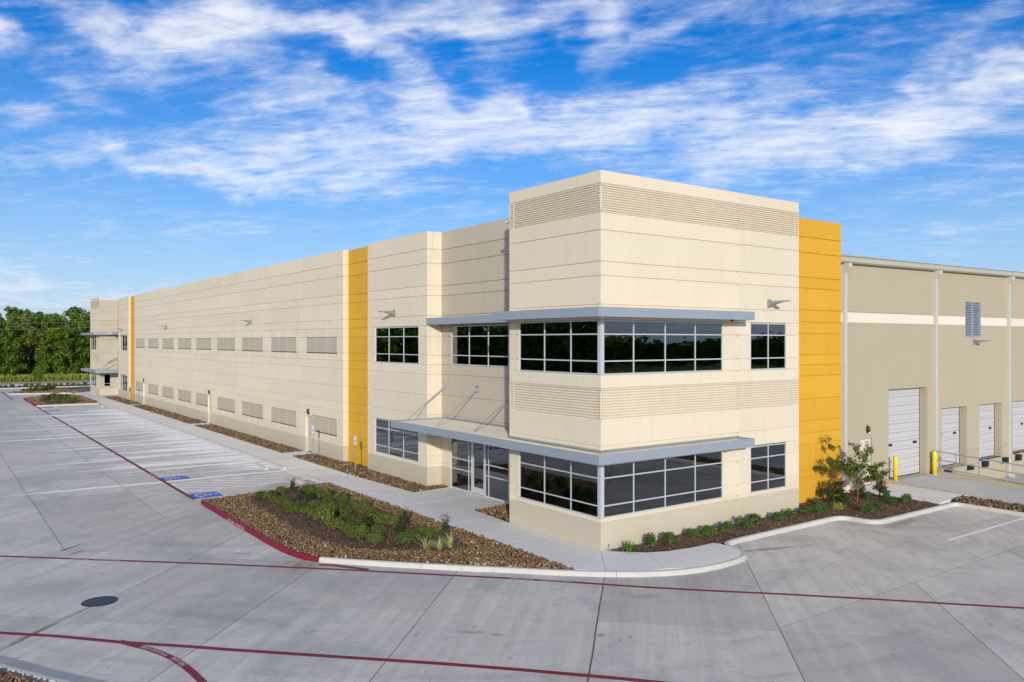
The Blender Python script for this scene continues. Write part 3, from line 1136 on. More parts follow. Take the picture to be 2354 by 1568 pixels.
for (x0, x1) in ((17.72, 24.8),):
    for (y0, y1) in ((-14, -8), (-20, -14), (-30, -20)):
        slab([(x0, y0), (x1, y0), (x1, y1), (x0, y1)])

PZ = LZ + 0.004
LIFT = 0.0005


def strip(path, w, z=PZ):
    """painted line: sheet of width w centred on a plan path"""
    mb = MB()
    mb.sweep(path, [(-w / 2, z - 0.003), (-w / 2, z), (w / 2, z), (w / 2, z - 0.003)])
    return mb


def line(name, path, w, mat, z=PZ):
    return strip(path, w, z).build(name, mat, lot)


def jitter_path(a, b, n, amp):
    out = []
    for i in range(n + 1):
        t = i / n
        out.append((a[0] + (b[0] - a[0]) * t + random.uniform(-amp, amp), a[1] + (b[1] - a[1]) * t + random.uniform(-amp, amp)))
    return out


# fire lanes
line('fire_lane_line', [(-40, 29.5), (-30, 22.8), (-22, 16.9), (-16.02, 11.49), (-14.76, 10.33), (-13.55, 9.16), (-12.33, 8.03), (-10.34, 6.16), (-7.6, 3.45), (-5.18, 0.93), (-3.82, -0.46), (-2.67, -1.73), (-1.35, -3.26), (-0.12, -4.56), (1.36, -6.04), (2.93, -7.70), (4.40, -9.31), (5.55, -10.55), (16, -22)], 0.155, REDPAINT)
line('fire_lane_line', [(-40, 24.3), (-26, 12.2), (-16.54, 3.24), (-15.45, 2.18), (-14.32, 0.89), (-13.04, -0.39), (-12.45, -1.02), (-8.85, -4.65), (-7.7, -5.87), (-6.2, -7.55), (-5.0, -9.0), (-1, -13.6), (6, -22)], 0.16, REDPAINT)
curve = [(-14.32, 0.95), (-14.12, 0.52), (-13.86, 0.02), (-13.68, -0.46), (-13.54, -0.95), (-13.45, -1.5), (-13.40, -2.0), (-13.37, -2.55), (-13.36, -3.6), (-13.40, -6)]
line('fire_lane_line', curve, 0.165, REDPAINT, PZ + 0.0045)
line('fire_lane_line', [(-8.3, 17.62), (-8.3, 24.7)], 0.19, REDPAINT)
line('fire_lane_line', [(-8.3, 24.7), (-8.3, 67.0)], 0.19, REDPAINT)
line('fire_lane_line', [(-8.3, 69.0), (-8.3, 80.2)], 0.19, REDPAINT)
line('fire_lane_line', [(-9.45, 94.0), (-9.45, 112)], 0.16, REDPAINT)
line('fire_lane_line', [(-7.95, 4.36), (-7.62, 4.05), (-7.25, 3.45), (-6.95, 2.95)], 0.2, REDPAINT, PZ + 0.0045)


def ground_text(body, p0, p1, h, z=PZ + 0.004, mat=TEXTPAINT, flip=1):
    d = Vector((p1[0] - p0[0], p1[1] - p0[1]))
    n = Vector((-d.y, d.x)).normalized() * h * flip
    lettering('stencil_lettering', body, lambda s, t: (p0[0] + d.x * s + n.x * (t - .5), p0[1] + d.y * s + n.y * (t - .5), z), mat, lot)


ground_text("FIRE LANE", (-14.19, 9.74), (-13.74, 9.32), 0.10)
ground_text("TOW AWAY ZONE", (-13.62, 9.22), (-12.95, 8.60), 0.10)
ground_text("FIRE LANE", (-3.92, -0.36), (-3.46, -0.86), 0.10)
ground_text("TOW AWAY ZONE", (-3.34, -0.99), (-2.68, -1.72), 0.10)
for y0 in (26.5, 40.9, 56.8, 71.4):
    ground_text("FIRE LANE", (-8.3, y0), (-8.3, y0 - .62), 0.12)
    ground_text("TOW AWAY ZONE", (-8.3, y0 - .8), (-8.3, y0 - 1.7), 0.12)
# lettering that follows the curved line, read from its far end
arc = [Vector(q) for q in curve[1:6]][::-1]
acc = [0]
for i in range(len(arc) - 1):
    acc.append(acc[-1] + (arc[i + 1] - arc[i]).length)


def on_arc(s, t, a, b, h):
    d = (a + (b - a) * s) * acc[-1]
    for i in range(len(arc) - 1):
        if d <= acc[i + 1] or i == len(arc) - 2:
            k = (d - acc[i]) / (acc[i + 1] - acc[i])
            q = arc[i].lerp(arc[i + 1], k)
            tg = (arc[i + 1] - arc[i]).normalized()
            n = Vector((-tg.y, tg.x))
            q = q + n * h * (t - .5)
            return (q.x, q.y, PZ + 0.009)


lettering('stencil_lettering', "FIRE LANE", lambda s, t: on_arc(s, t, 0.02, 0.31, .105), TEXTPAINT, lot)
lettering('stencil_lettering', "TOW AWAY ZONE", lambda s, t: on_arc(s, t, 0.40, 0.86, .105), TEXTPAINT, lot)

# stall lines
STALL_END = -2.25
y = 27.75
ys = []
while y < 72:
    ys.append(y)
    y += 2.745
for yy in ys:
    line('stall_line', [(-8.2, yy), (STALL_END, yy + 0.0)], 0.105, WHITEPAINT)
line('stall_line', [(-8.2, 25.02), (STALL_END, 25.02)], 0.10, WHITEPAINT)
line('stall_line', [(-8.16, 22.36), (-8.16, 19.63)], 0.16, WHITEPAINT)
line('stall_line', [(-8.08, 22.36), (STALL_END, 22.36)], 0.10, WHITEPAINT)
line('stall_line', [(-8.08, 19.68), (STALL_END, 19.68)], 0.10, WHITEPAINT)
k = -10.5
while k < -2.4:          # hatching of the access aisle
    a, b = (k, 22.30), (k + 3.15, 19.73)
    t0 = max(0, (-8.05 - a[0]) / (b[0] - a[0]))
    t1 = min(1, (STALL_END - a[0]) / (b[0] - a[0]))
    if t1 > t0 + .05:
        line('hatch_line', [(a[0] + (b[0] - a[0]) * t0, a[1] + (b[1] - a[1]) * t0), (a[0] + (b[0] - a[0]) * t1, a[1] + (b[1] - a[1]) * t1)], 0.095, WHITEPAINT, PZ + 0.001)
    k += 1.05
for yy in (74.95,):
    line('stall_line', [(-8.1, yy), (STALL_END, yy)], 0.1, WHITEPAINT)
line('stall_line', [(-8.12, 77.9), (-8.12, 75.1)], 0.16, WHITEPAINT)
line('stall_line', [(11.3, -5.72), (17.6, -5.72)], 0.12, WHITEPAINT)
line('stall_line', [(-16, 119.2), (-16, 114)], 0.12, WHITEPAINT)
line('stall_line', [(-6.5, 119.4), (-6.5, 115.2)], 0.14, WHITEPAINT)


def access_symbol(x0, x1, y0, y1, z):
    mb = MB()
    mb.box(x0, x1, y0, y1, z - 0.003, z)
    sq = mb.build('access_square', BLUEPAINT, lot)
    # wheelchair pictogram; up = +x, right = -y
    m2 = MB()
    L = x1 - x0
    zz = z + 0.002

    def q(a, b):
        return (x0 + b * L, y1 - a * (y1 - y0), zz)
    ring = []
    for i in range(0, 19):
        th = R(150 + i * 14)
        ring.append((0.45 + 0.26 * math.cos(th), 0.36 + 0.26 * math.sin(th)))
    for i in range(18):
        c = (0.45, 0.36)
        a, b = ring[i], ring[i + 1]
        a2 = (c[0] + (a[0] - c[0]) * .76, c[1] + (a[1] - c[1]) * .76)
        b2 = (c[0] + (b[0] - c[0]) * .76, c[1] + (b[1] - c[1]) * .76)
        m2.quad(q(*a), q(*b), q(*b2), q(*a2), (0, 0, 1))

    def bar(a, b, w):
        d = Vector((b[0] - a[0], b[1] - a[1])).normalized()
        n = Vector((-d.y, d.x)) * w / 2
        m2.quad(q(a[0] + n.x, a[1] + n.y), q(b[0] + n.x, b[1] + n.y), q(b[0] - n.x, b[1] - n.y), q(a[0] - n.x, a[1] - n.y), (0, 0, 1))
    bar((0.40, 0.80), (0.43, 0.46), 0.075)
    bar((0.41, 0.64), (0.64, 0.62), 0.06)
    bar((0.42, 0.46), (0.68, 0.46), 0.075)
    bar((0.66, 0.47), (0.76, 0.20), 0.075)
    bar((0.74, 0.20), (0.86, 0.24), 0.06)
    hd = [q(0.395 + 0.065 * math.cos(t), 0.885 + 0.065 * math.sin(t)) for t in [R(30 * i) for i in range(12)]]
    m2.add(hd, [tuple(range(12))[::-1]])
    m2.build('access_symbol', WHITEPAINT, sq)


access_symbol(-8.2, -6.98, 17.78, 19.0, PZ + 0.005)
access_symbol(-8.2, -6.96, 23.45, 24.6, PZ + 0.005)
access_symbol(-8.12, -6.9, 78.6, 79.75, PZ + 0.005)
access_symbol(-8.12, -6.88, 73.4, 74.55, PZ + 0.005)

# wide sealed joint in the middle of the drive
line('sealed_joint', jitter_path((-2.1, -2.42), (-7.8, -8.12), 16, 0.008), 0.038, SEAL, PZ - 0.002)

# ------------------------------------------------------------------ kerbs and walks
KPROF = [(0.0, -0.20), (0.012, -0.045), (0.028, -0.014), (0.06, 0.0), (0.165, 0.0), (0.165, -0.20)]


def resample(path, step=0.6):
    out = [path[0]]
    for i in range(len(path) - 1):
        a, b = Vector(path[i]), Vector(path[i + 1])
        n = max(1, int((b - a).length / step))
        for k in range(1, n + 1):
            q = a.lerp(b, k / n)
            out.append((q.x, q.y))
    return out


def smooth_path(path, it=2):
    for _ in range(it):
        q = [path[0]]
        for i in range(len(path) - 1):
            a, b = path[i], path[i + 1]
            q.append((a[0] * .75 + b[0] * .25, a[1] * .75 + b[1] * .25))
            q.append((a[0] * .25 + b[0] * .75, a[1] * .25 + b[1] * .75))
        q.append(path[-1])
        path = q
    return path


def kerb(parent, path, mat=KERB, seg=4.6, gap=0.012, smooth=False, prof=KPROF):
    if smooth:
        path = smooth_path(path)
    path = resample(path, 0.5)
    # cut into cast lengths at the construction joints
    cur = [path[0]]
    ln = 0
    for i in range(1, len(path)):
        a, b = Vector(path[i - 1]), Vector(path[i])
        cur.append(path[i])
        ln += (b - a).length
        if ln >= seg and i < len(path) - 2:
            emit_kerb(parent, cur, mat, gap, prof)
            cur = [path[i]]
            ln = 0
    emit_kerb(parent, cur, mat, gap, prof)


def emit_kerb(parent, p, mat, gap, prof=KPROF):
    if len(p) < 2:
        return
    p = [Vector(q) for q in p]
    d0 = (p[1] - p[0]).normalized()
    d1 = (p[-1] - p[-2]).normalized()
    p[0] = p[0] + d0 * gap / 2
    p[-1] = p[-1] - d1 * gap / 2
    mb = MB()
    mb.sweep([(q.x, q.y) for q in p], prof)
    mb.build('kerb_stone', mat, parent)


def empty_struct(name):
    o = bpy.data.objects.new(name, None)
    C.objects.link(o)
    return struct(o)


kerb_front = empty_struct('kerb')
kerb(kerb_front, [(-8.02, 16.78), (-8.25, 16.72), (-8.36, 16.45), (-8.38, 14.0), (-8.39, 10.6), (-8.40, 8.0), (-8.38, 6.95), (-8.31, 6.0), (-8.14, 5.15), (-7.86, 4.66)], REDKERB, 20, smooth=True)
kerb(kerb_front, [(-7.85, 4.65), (-6.9, 3.5), (-4.76, 1.22), (-3.63, 0.10), (-2.56, -1.02), (-1.42, -2.05), (-0.34, -2.78), (0.72, -3.22), (1.7, -3.37), (2.5, -3.36), (3.2, -3.27), (3.66, -3.06), (3.95, -2.74), (4.06, -2.3), (4.10, -1.95), (4.4, -1.70), (5.2, -1.64)], KERB, 4.6, smooth=True)
kerb(kerb_front, [(5.2, -1.64), (10.7, -1.58), (11.15, -1.62), (11.36, -1.85), (11.38, -2.3), (11.44, -2.7), (11.75, -2.95), (12.3, -3.0), (17.2, -3.0)], KERB, 4.6, smooth=True)
kerb(kerb_front, [(17.2, -3.0), (17.62, -3.0), (17.70, -3.15), (17.70, -3.6), (17.70, -14.0)], KERB, 4.6, smooth=True)
kerb(kerb_front, [(-2.2, 20.3), (-2.2, 17.65), (-2.5, 17.52), (-8.02, 16.79)], KERB, 3.5)

kerb_stalls = empty_struct('kerb')
kerb(kerb_stalls, [(-2.12, 80.2), (-2.12, 23.42)], KERB, 4.57)
kerb_far = empty_struct('kerb')
kerb(kerb_far, [(-1.9, 95.6), (-3.0, 98.1), (-7.2, 96.3), (-8.25, 95.0)], KERB, 4.6)
kerb(kerb_far, [(-8.25, 95.0), (-8.42, 93.6), (-8.42, 81.0), (-8.3, 80.55)], REDKERB, 30)
kerb(kerb_far, [(-8.3, 80.55), (-8.0, 80.42), (-2.2, 80.42)], KERB, 4.6)
kerb_near = empty_struct('kerb')
kerb(kerb_near, [(-15.2, -1.9), (-15.95, -0.66), (-16.25, -0.12), (-16.71, 0.74), (-17.6, 2.3), (-19.2, 3.7)], KERB, 4.6)
kerb_end = empty_struct('kerb')
kerb(kerb_end, [(-2.0, 102.0), (-2.4, 103.4), (-8.3, 104.9), (-8.95, 106.0), (-8.95, 108.4), (-8.3, 109.8), (-4.5, 112.6), (-3.0, 116.9)], KERB, 6, smooth=True)
kerb(kerb_end, [(-60, 119.9), (12, 120.6)][::-1], KERB, 9)

# sidewalk pieces (tops at 0, joints open 8 mm)
walk_o = empty_struct('sidewalk')


def walk(poly, z=0.0, mat=WALK, gap=0.004, z0=-0.27, name='walk_slab', parent=None):
    if area(poly) < 0:
        poly = poly[::-1]
    mb = MB()
    mb.prism(inset(poly, gap), z0, z, 0.006)
    return mb.build(name, mat, parent or walk_o)


def quad_slab(c4, name, mat, parent, z0=-0.4):
    """sloping slab from four (x, y, z) corners"""
    mb = MB()
    top = [Vector(q) for q in c4]
    bot = [Vector((q[0], q[1], z0)) for q in c4]
    n = (top[1] - top[0]).cross(top[2] - top[0])
    if n.z < 0:
        top.reverse()
        bot.reverse()
    mb.add(top + bot, [(0, 1, 2, 3), (7, 6, 5, 4), (0, 4, 5, 1), (1, 5, 6, 2), (2, 6, 7, 3), (3, 7, 4, 0)])
    return mb.build(name, mat, parent)


# nose in front of the corner, the concrete filling up to the kerb's back
nose_r = [(0.0, 0.0), (0.09, -0.10), (1.1, -1.05), (1.75, -1.30), (2.75, -1.46), (3.80, -1.47), (3.93, -1.75), (3.885, -2.3), (3.79, -2.66), (3.55, -2.9), (3.12, -3.10), (2.48, -3.19), (1.72, -3.20), (0.80, -3.05)]
walk([(0.0, 0.0), (1.1, -1.05), (0.14, -2.70), (-0.25, -2.61), (-1.30, -1.94), (-1.44, -1.81)], mat=WALK)
walk([(1.1, -1.05), (1.75, -1.30), (2.75, -1.46), (3.82, -1.47), (3.93, -1.75), (3.885, -2.3), (3.79, -2.66), (3.55, -2.9), (3.12, -3.10), (2.48, -3.19), (1.72, -3.20), (0.80, -3.05), (0.14, -2.70)])
walk([(0.0, 0.0), (-1.44, -1.81), (-2.06, -1.2), (-2.06, 2.6), (0.0, 2.6)])
walk([(-2.06, 2.6), (0.0, 2.6), (0.0, 5.36), (0.09, 6.33), (-2.06, 6.21)])
walk([(-2.06, 6.21), (0.09, 6.33), (0.16, 7.9), (2.16, 8.02), (2.16, 10.4), (-2.06, 10.4)])
walk([(-2.06, 10.4), (2.16, 10.4), (2.16, 12.9), (0.06, 12.75), (-2.06, 12.75)])
walk([(-2.06, 12.75), (0.06, 12.75), (-0.15, 17.4), (-2.06, 17.4)])
WX1 = -0.16
quad_slab([(-2.04, 17.41, -0.002), (-0.36, 17.41, -0.002), (-0.36, 20.25, -0.135), (-2.04, 20.25, -0.135)], 'walk_slab', WALK, walk_o)
quad_slab([(-2.2, 20.26, -0.14), (-0.36, 20.26, -0.136), (-0.36, 23.40, -0.136), (-2.2, 23.40, -0.14)], 'walk_slab', WALK, walk_o)
quad_slab([(-2.04, 23.41, -0.135), (-0.36, 23.41, -0.135), (-0.36, 26.0, -0.002), (-2.04, 26.0, -0.002)], 'walk_slab', WALK, walk_o)
mb = MB()
mb.cbox(-0.352, -0.20, 17.41, 23.4, -0.3, 0.02, 0.02)
mb.build('kerb_stone', KERB, kerb_front)
mb = MB()
mb.cbox(-0.352, -0.20, 23.412, 26.0, -0.3, 0.02, 0.02)
mb.build('kerb_stone', KERB, kerb_front)
y = 26.01
while y < 95:
    y2 = min(y + 4.57, 97)
    walk([(-1.955, y), (WX1, y), (WX1, y2), (-1.955, y2)])
    y = y2
for (a, b) in ((27.4, 28.95), (49.0, 50.6), (74.1, 75.7)):
    walk([(WX1, a), (1.36, a), (1.36, b), (WX1, b)], z=-0.002)
walk([(-1.9, 97), (0.2, 97), (0.6, 104.5), (-1.9, 101.9)])
walk([(WX1, 90.6), (2.16, 90.6), (2.16, 94.5), (WX1, 94.5)], z=-0.002)
# landing at the fire door and the drive-in ramp
walk([(16.8, -2.62), (19.88, -2.42), (19.88, 1.54), (16.8, 1.54)], z=-0.004, mat=WALK)

ramp_o = empty_struct('ramp')


def rz(y):
    return max(0.0 - 0.052 * (1.3 - y), -0.145) if y < 1.3 else 0.0


prev = 1.95
for yy in (-0.55, -1.5, -4.5, -8.2):
    x0 = 20.05 if yy > -2 else 19.42
    quad_slab([(x0, prev - .004, rz(prev)), (24.56, prev - .004, rz(prev)), (24.56, yy + .004, rz(yy)), (x0, yy + .004, rz(yy))], 'ramp_slab', RAMPC, ramp_o, -0.5)
    prev = yy
mb = MB()      # left kerb of the ramp, fading out
for (ya, yb_, za, zb) in ((1.53, -0.9, 0.165, 0.05), (-0.9, -2.45, 0.05, -0.03)):
    v = [(19.89, ya, -0.3), (20.045, ya, -0.3), (20.045, yb_, -0.3), (19.89, yb_, -0.3), (19.89, ya, za), (20.045, ya, za), (20.045, yb_, zb), (19.89, yb_, zb)]
    mb.add(v, [(4, 5, 6, 7)[::-1], (0, 4, 7, 3)[::-1], (1, 2, 6, 5)[::-1], (2, 3, 7, 6)[::-1], (0, 1, 5, 4)[::-1]])
mb.build('ramp_kerb', TANCONC, ramp_o)
mb = MB()      # right kerb on the retaining wall
ya, za = 1.53, 0.155
for (yb_, zb) in ((-2.85, 0.01), (-8.0, -0.10)):
    v = [(24.57, ya, -1.5), (24.82, ya, -1.5), (24.82, yb_, -1.5), (24.57, yb_, -1.5), (24.57, ya, za), (24.82, ya, za), (24.82, yb_, zb), (24.57, yb_, zb)]
    mb.add(v, [(4, 5, 6, 7)[::-1], (0, 4, 7, 3)[::-1], (1, 2, 6, 5)[::-1], (2, 3, 7, 6)[::-1], (0, 1, 5, 4)[::-1]])
    ya, za = yb_, zb
mb.build('retaining_kerb', TANCONC, ramp_o)
court = empty_struct('truck_court')
quad_slab([(24.83, 1.5, -1.06), (75, 1.5, -1.06), (75, -6, -0.75), (24.83, -6, -0.75)], 'court_slab', RAMPC, court, -1.6)
quad_slab([(24.83, -6.01, -0.75), (75, -6.01, -0.75), (75, -18, -0.155), (24.83, -18, -0.155)], 'court_slab', RAMPC, court, -1.6)

# far road, verge and path
mb = MB()
mb.box(-80, 14, 126.2, 134.0, -0.29, -0.12)
struct(mb.build('road', WALK))
mb = MB()
mb.box(-80, 20, 139.0, 143.0, -0.29, -0.20)
struct(mb.build('path', PATHM))
mb = MB()
mb.box(-80, 12, 120.9, 124.9, -0.29, -0.03)
struct(mb.build('hedge_bed', MULCHDK))


# ------------------------------------------------------------------ beds
def bed(name, poly, z, mat, drop=0.25):
    mb = MB()
    mb.prism(poly, z - drop, z)
    return struct(mb.build(name, mat))


ISLAND = [(-8.22, 16.5), (-8.235, 7.6), (-8.16, 6.1), (-7.97, 5.2), (-7.70, 4.72), (-4.65, 1.36), (-2.42, -0.9), (-2.07, -1.13), (-2.07, 17.3), (-2.6, 17.34)]
DARKBED = [(-6.70, 15.9), (-6.95, 13.5), (-7.02, 10.8), (-7.18, 8.8), (-7.12, 6.9), (-6.66, 5.28), (-5.9, 4.2), (-5.04, 3.45), (-4.2, 2.85), (-3.2, 2.7), (-2.95, 4.0), (-2.85, 8.0), (-2.9, 12.5), (-3.2, 16.3), (-4.6, 16.5), (-5.8, 16.6)]
TRI = [(0.10, 5.2), (2.07, 5.2), (2.07, 7.95), (0.2, 7.85)]
WINGBED = [(0.08, 12.82), (2.07, 12.96), (2.07, 13.6), (1.28, 13.62), (1.28, 20.0), (1.60, 20.0), (1.60, 23.2), (1.28, 23.2), (1.28, 27.35), (-0.14, 27.35), (-0.16, 17.4), (-0.12, 17.2)]
BED2 = [(-0.15, 29.0), (1.28, 29.0), (1.28, 48.95), (-0.15, 48.95)]
BED3 = [(-0.15, 50.65), (1.28, 50.65), (1.28, 74.05), (-0.15, 74.05)]
BED4 = [(-0.15, 75.75), (1.28, 75.75), (1.28, 90.4), (-0.15, 90.4)]
FARISL = [(-8.25, 80.7), (-2.15, 80.6), (-2.0, 95.2), (-3.0, 97.7), (-7.2, 96.0), (-8.2, 94.6)]
FARDARK = [(-7.2, 81.6), (-4.0, 81.4), (-3.9, 90.0), (-5.2, 91.0), (-7.3, 90.2)]
ENDISL = [(-8.7, 106.0), (-8.2, 105.1), (-2.5, 103.6), (-2.0, 102.3), (0.0, 104.0), (-1.9, 110.0), (-2.6, 117.0), (-3.0, 116.0), (-4.3, 112.2), (-8.2, 109.3)]
NEARBED = [(-15.65, -1.8), (-16.55, -0.28), (-17.0, .58), (-17.85, 2.1), (-19.2, 3.4), (-20.5, 1.5), (-18.0, -2.4)]
RSTRIP = [(17.86, -3.0), (18.2, -2.62), (19.40, -2.52), (19.40, -14), (17.86, -14)]

HOLE = []
for i in range(len(DARKBED)):
    a_, b_ = Vector(DARKBED[i]), Vector(DARKBED[(i + 1) % len(DARKBED)])
    m_ = max(1, int((b_ - a_).length / .22))
    for k_ in range(m_):
        q_ = a_.lerp(b_, k_ / m_)
        n_ = Vector((-(b_ - a_).y, (b_ - a_).x)).normalized()
        if n_.dot(Vector((-4.9, 9.5)) - q_) < 0:
            n_ = -n_
        q_ = q_ + n_ * (.10 + random.uniform(-.10, .22))
        HOLE.append((q_.x, q_.y))
rock_specs = [
    (ISLAND, 0.076, (0.024, 0.048), ROCK, [HOLE], 0.015),
    (TRI, 0.092, (0.032, 0.058), ROCK, [], 0.015),
    (WINGBED, 0.095, (0.036, 0.062), ROCKDK, [], 0.02),
    (BED2, 0.12, (0.045, 0.075), ROCKDK, [], 0.02),
    (BED3, 0.14, (0.055, 0.085), ROCKDK, [], 0.02),
    (BED4, 0.15, (0.06, 0.09), ROCKDK, [], 0.02),
    (FARISL, 0.17, (0.06, 0.095), ROCK, [FARDARK], 0.02),
    (ENDISL, 0.22, (0.08, 0.12), ROCK, [], 0.02),
    (NEARBED, 0.088, (0.03, 0.058), ROCK, [], 0.02),
    (RSTRIP, 0.11, (0.045, 0.075), ROCKDK, [], 0.03),
]
for n, (poly, pitch, (r0, r1), mat, holes, h) in enumerate(rock_specs):
    b = bed('rock_bed', poly, -0.02, ROCKSOIL)
    px, py = scatter(poly, pitch, holes)
    rad = RNG.uniform(r0, r1, len(px)) * RNG.choice([0.75, 1.0, 1.0, 1.25], len(px))
    pz = -0.012 + RNG.uniform(0.0, 0.03, len(px)) + rad * 0.25
    pick = np.zeros(len(px), bool)
    if n == 0:
        # the stones that show largest, along the kerb nearest the camera, are pieces of their own
        dist = (px + 18.02) ** 2 + (py + 19.88) ** 2 - 60 * rad
        pick[np.argsort(dist)[:300]] = True
    v, f = stones(px[~pick], py[~pick], pz[~pick], rad[~pick])
    o = np_mesh('gravel', v, f, mat)
    tag(o, None, None, None, 'stuff')
    if n == 0:
        protos = []
        for q in range(14):
            v, f = stones(np.zeros(1), np.zeros(1), np.zeros(1), np.ones(1))
            me = bpy.data.meshes.new('stone')
            me.from_pydata(v.tolist(), [], f.tolist())
            protos.append(me)
        cols = [(0.10, 0.055, 0.028), (0.17, 0.095, 0.045), (0.21, 0.12, 0.055), (0.25, 0.145, 0.07), (0.29, 0.175, 0.09), (0.33, 0.21, 0.11), (0.47, 0.36, 0.24)]
        cm = [simple('stone_tone', c, 0.6, 0, 0.2, 25) for c in cols]
        for i, me in enumerate(protos):
            me.materials.append(cm[i % 7])
        for i in np.nonzero(pick)[0]:
            so = bpy.data.objects.new('stone', protos[random.randrange(14)])
            C.objects.link(so)
            so.parent = b
            so.location = (px[i], py[i], pz[i])
            so.scale = (rad[i],) * 3
            so.rotation_euler = (0, 0, random.uniform(0, 6.28))


def chips(poly, n, z, size, mat, rng=RNG):
    xs = [p[0] for p in poly]
    ys = [p[1] for p in poly]
    px = rng.uniform(min(xs), max(xs), n * 2)
    py = rng.uniform(min(ys), max(ys), n * 2)
    k = inside(px, py, poly)
    px, py = px[k][:n], py[k][:n]
    c = np.stack([px, py, z + rng.uniform(0.0, 0.035, len(px))], 1)
    nr = rng.normal(size=(len(px), 3)) * 0.45 + np.array([0, 0, 1.0])
    v, f = leaf_quads(c, nr, rng.uniform(size * .6, size * 1.5, len(px)), 0.28)
    o = np_mesh('wood_chips', v, f, mat)
    tag(o, None, None, None, 'stuff')


def mulch_bed(poly, z, mat, nchips, size):
    """uneven soil: fine grid clipped to the bed with bumps, over a flat base"""
    bed('mulch_bed', poly, z - 0.03, mat)
    xs = [p[0] for p in poly]
    ys = [p[1] for p in poly]
    st = 0.12
    gx = np.arange(min(xs), max(xs) + st, st)
    gy = np.arange(min(ys), max(ys) + st, st)
    X, Y = np.meshgrid(gx, gy)
    k = inside(X.ravel(), Y.ravel(), poly).reshape(X.shape)
    Z = z + RNG.uniform(-0.012, 0.03, X.shape) + 0.03 * np.sin(X * 1.7 + 1) * np.cos(Y * 1.3)
    Z = np.where(k, Z, z - 0.06)
    nx = len(gx)
    idx = np.arange(X.size).reshape(X.shape)
    f = np.stack([idx[:-1, :-1], idx[:-1, 1:], idx[1:, 1:], idx[1:, :-1]], -1).reshape(-1, 4)
    kk = (k[:-1, :-1] & k[:-1, 1:] & k[1:, 1:] & k[1:, :-1]).ravel()
    o = np_mesh('mulch', np.stack([X.ravel(), Y.ravel(), Z.ravel()], 1), f[kk], mat)
    tag(o, None, None, None, 'stuff')
    chips(poly, nchips, z + 0.0, size, CHIP)


mulch_bed(DARKBED, 0.005, MULCHDK, 7000, 0.075)
FRONTBED = [(0.12, -0.08), (1.1, -1.02), (1.75, -1.27), (2.75, -1.43), (5.2, -1.46), (10.7, -1.42), (11.3, -1.44), (11.53, -1.8), (11.55, -2.35), (11.66, -2.66), (12.0, -2.80), (12.5, -2.83), (16.78, -2.83), (16.78, 1.5), (15.3, 1.5), (15.3, 0.83), (10.84, 0.83), (10.84, -0.02)]
mulch_bed(FRONTBED, 0.0, MULCH, 9000, 0.075)
mulch_bed(FARDARK, 0.02, MULCHDK, 900, 0.1)

# ------------------------------------------------------------------ the warehouse
W = thing('warehouse_building', 'long cream tilt-up warehouse with yellow strips, corner tower and blue-grey canopies', 'building')
XL = 1.3
P_T = Plane((0, 0, 0), (0, 1, 0), (-1, 0, 0))         # tower, long side (u = y)
P_R = Plane((0, 0, 0), (1, 0, 0), (0, -1, 0))         # tower, short side (u = x)
P_L = Plane((XL, 0, 0), (0, 1, 0), (-1, 0, 0))        # wings and long wall
P_E = Plane((2.1, 0, 0), (0, 1, 0), (-1, 0, 0))       # recessed entrance
P_YL = Plane((1.63, 0, 0), (0, 1, 0), (-1, 0, 0))     # yellow strip on the long side
P_YR = Plane((0, 0.85, 0), (1, 0, 0), (0, -1, 0))     # yellow strip on the short side
P_W = Plane((0, 1.55, 0), (1, 0, 0), (0, -1, 0))      # dock wall

ZT = [0.90, 1.03, 1.43, 2.35, 2.85, 3.42, 4.33, 5.27, 5.33, 5.78, 6.22, 7.13, 7.62, 8.12, 9.07, 9.54, 10.58, 11.17, 11.24, 12.05, 12.12]
ZM = [0.88, 1.03, 1.43, 2.35, 2.85, 3.37, 4.32, 5.31, 5.78, 6.22, 7.13, 7.63, 8.12, 9.07, 9.54, 10.61, 11.29]
ZY = [0.90, 1.05, 1.36, 2.46, 2.95, 3.47, 4.42, 5.40, 5.88, 6.32, 7.22, 7.72, 8.24, 9.17, 9.64, 10.70, 11.37]


def m_cream(z):
    return CREAM if z > 0.95 else WAINS


# tower
OT = [(-0.5, 4.54, 5.785, 7.615), (-0.5, 4.54, 1.035, 2.83)]
courses(W, P_T, 0, 5.14, ZT, 12.55, m_cream, OT, ribs=(4.33, 11.24))
OR = [(-0.5, 6.15, 5.785, 7.615), (-0.5, 6.15, 1.035, 2.83), (7.76, 10.03, 5.785, 7.615), (7.76, 10.03, 1.035, 2.83)]
courses(W, P_R, 0, 10.85, ZT, 12.55, m_cream, OR, joints=(6.99,), ribs=(4.33, 11.24))
for (z0, z1) in ((4.33, 5.27), (11.24, 12.05)):
    ribbed(W, P_T, 0, 5.14, z0, z1, 10, CREAM, 0.075, None)
    ribbed(W, P_R, 0, 6.99, z0, z1, 10, CREAM, 0.075, None)
    ribbed(W, P_R, 7.0, 10.85, z0, z1, 10, CREAM)
band(W, 'wall_panel', Plane((0, 5.14, 0), (1, 0, 0), (0, 1, 0)), 0.003, 2.1, -0.2, 12.55, CREAM, thick=0.25)
band(W, 'wall_panel', Plane((10.85, 0, 0), (0, 1, 0), (1, 0, 0)), 0.003, 6.0, -0.2, 12.55, CREAM, thick=0.25)
band(W, 'wall_panel', Plane((0, 5.9, 0), (1, 0, 0), (0, 1, 0)), 2.0, 10.8, 10.5, 12.5, CREAM, thick=0.25)
window(W, P_T, 0.13, 4.54, 5.785, 7.615, (1.56, 3.03), (6.24, 7.14))
window(W, P_T, 0.13, 4.54, 1.035, 2.83, (1.56, 3.03), (1.44, 2.36))
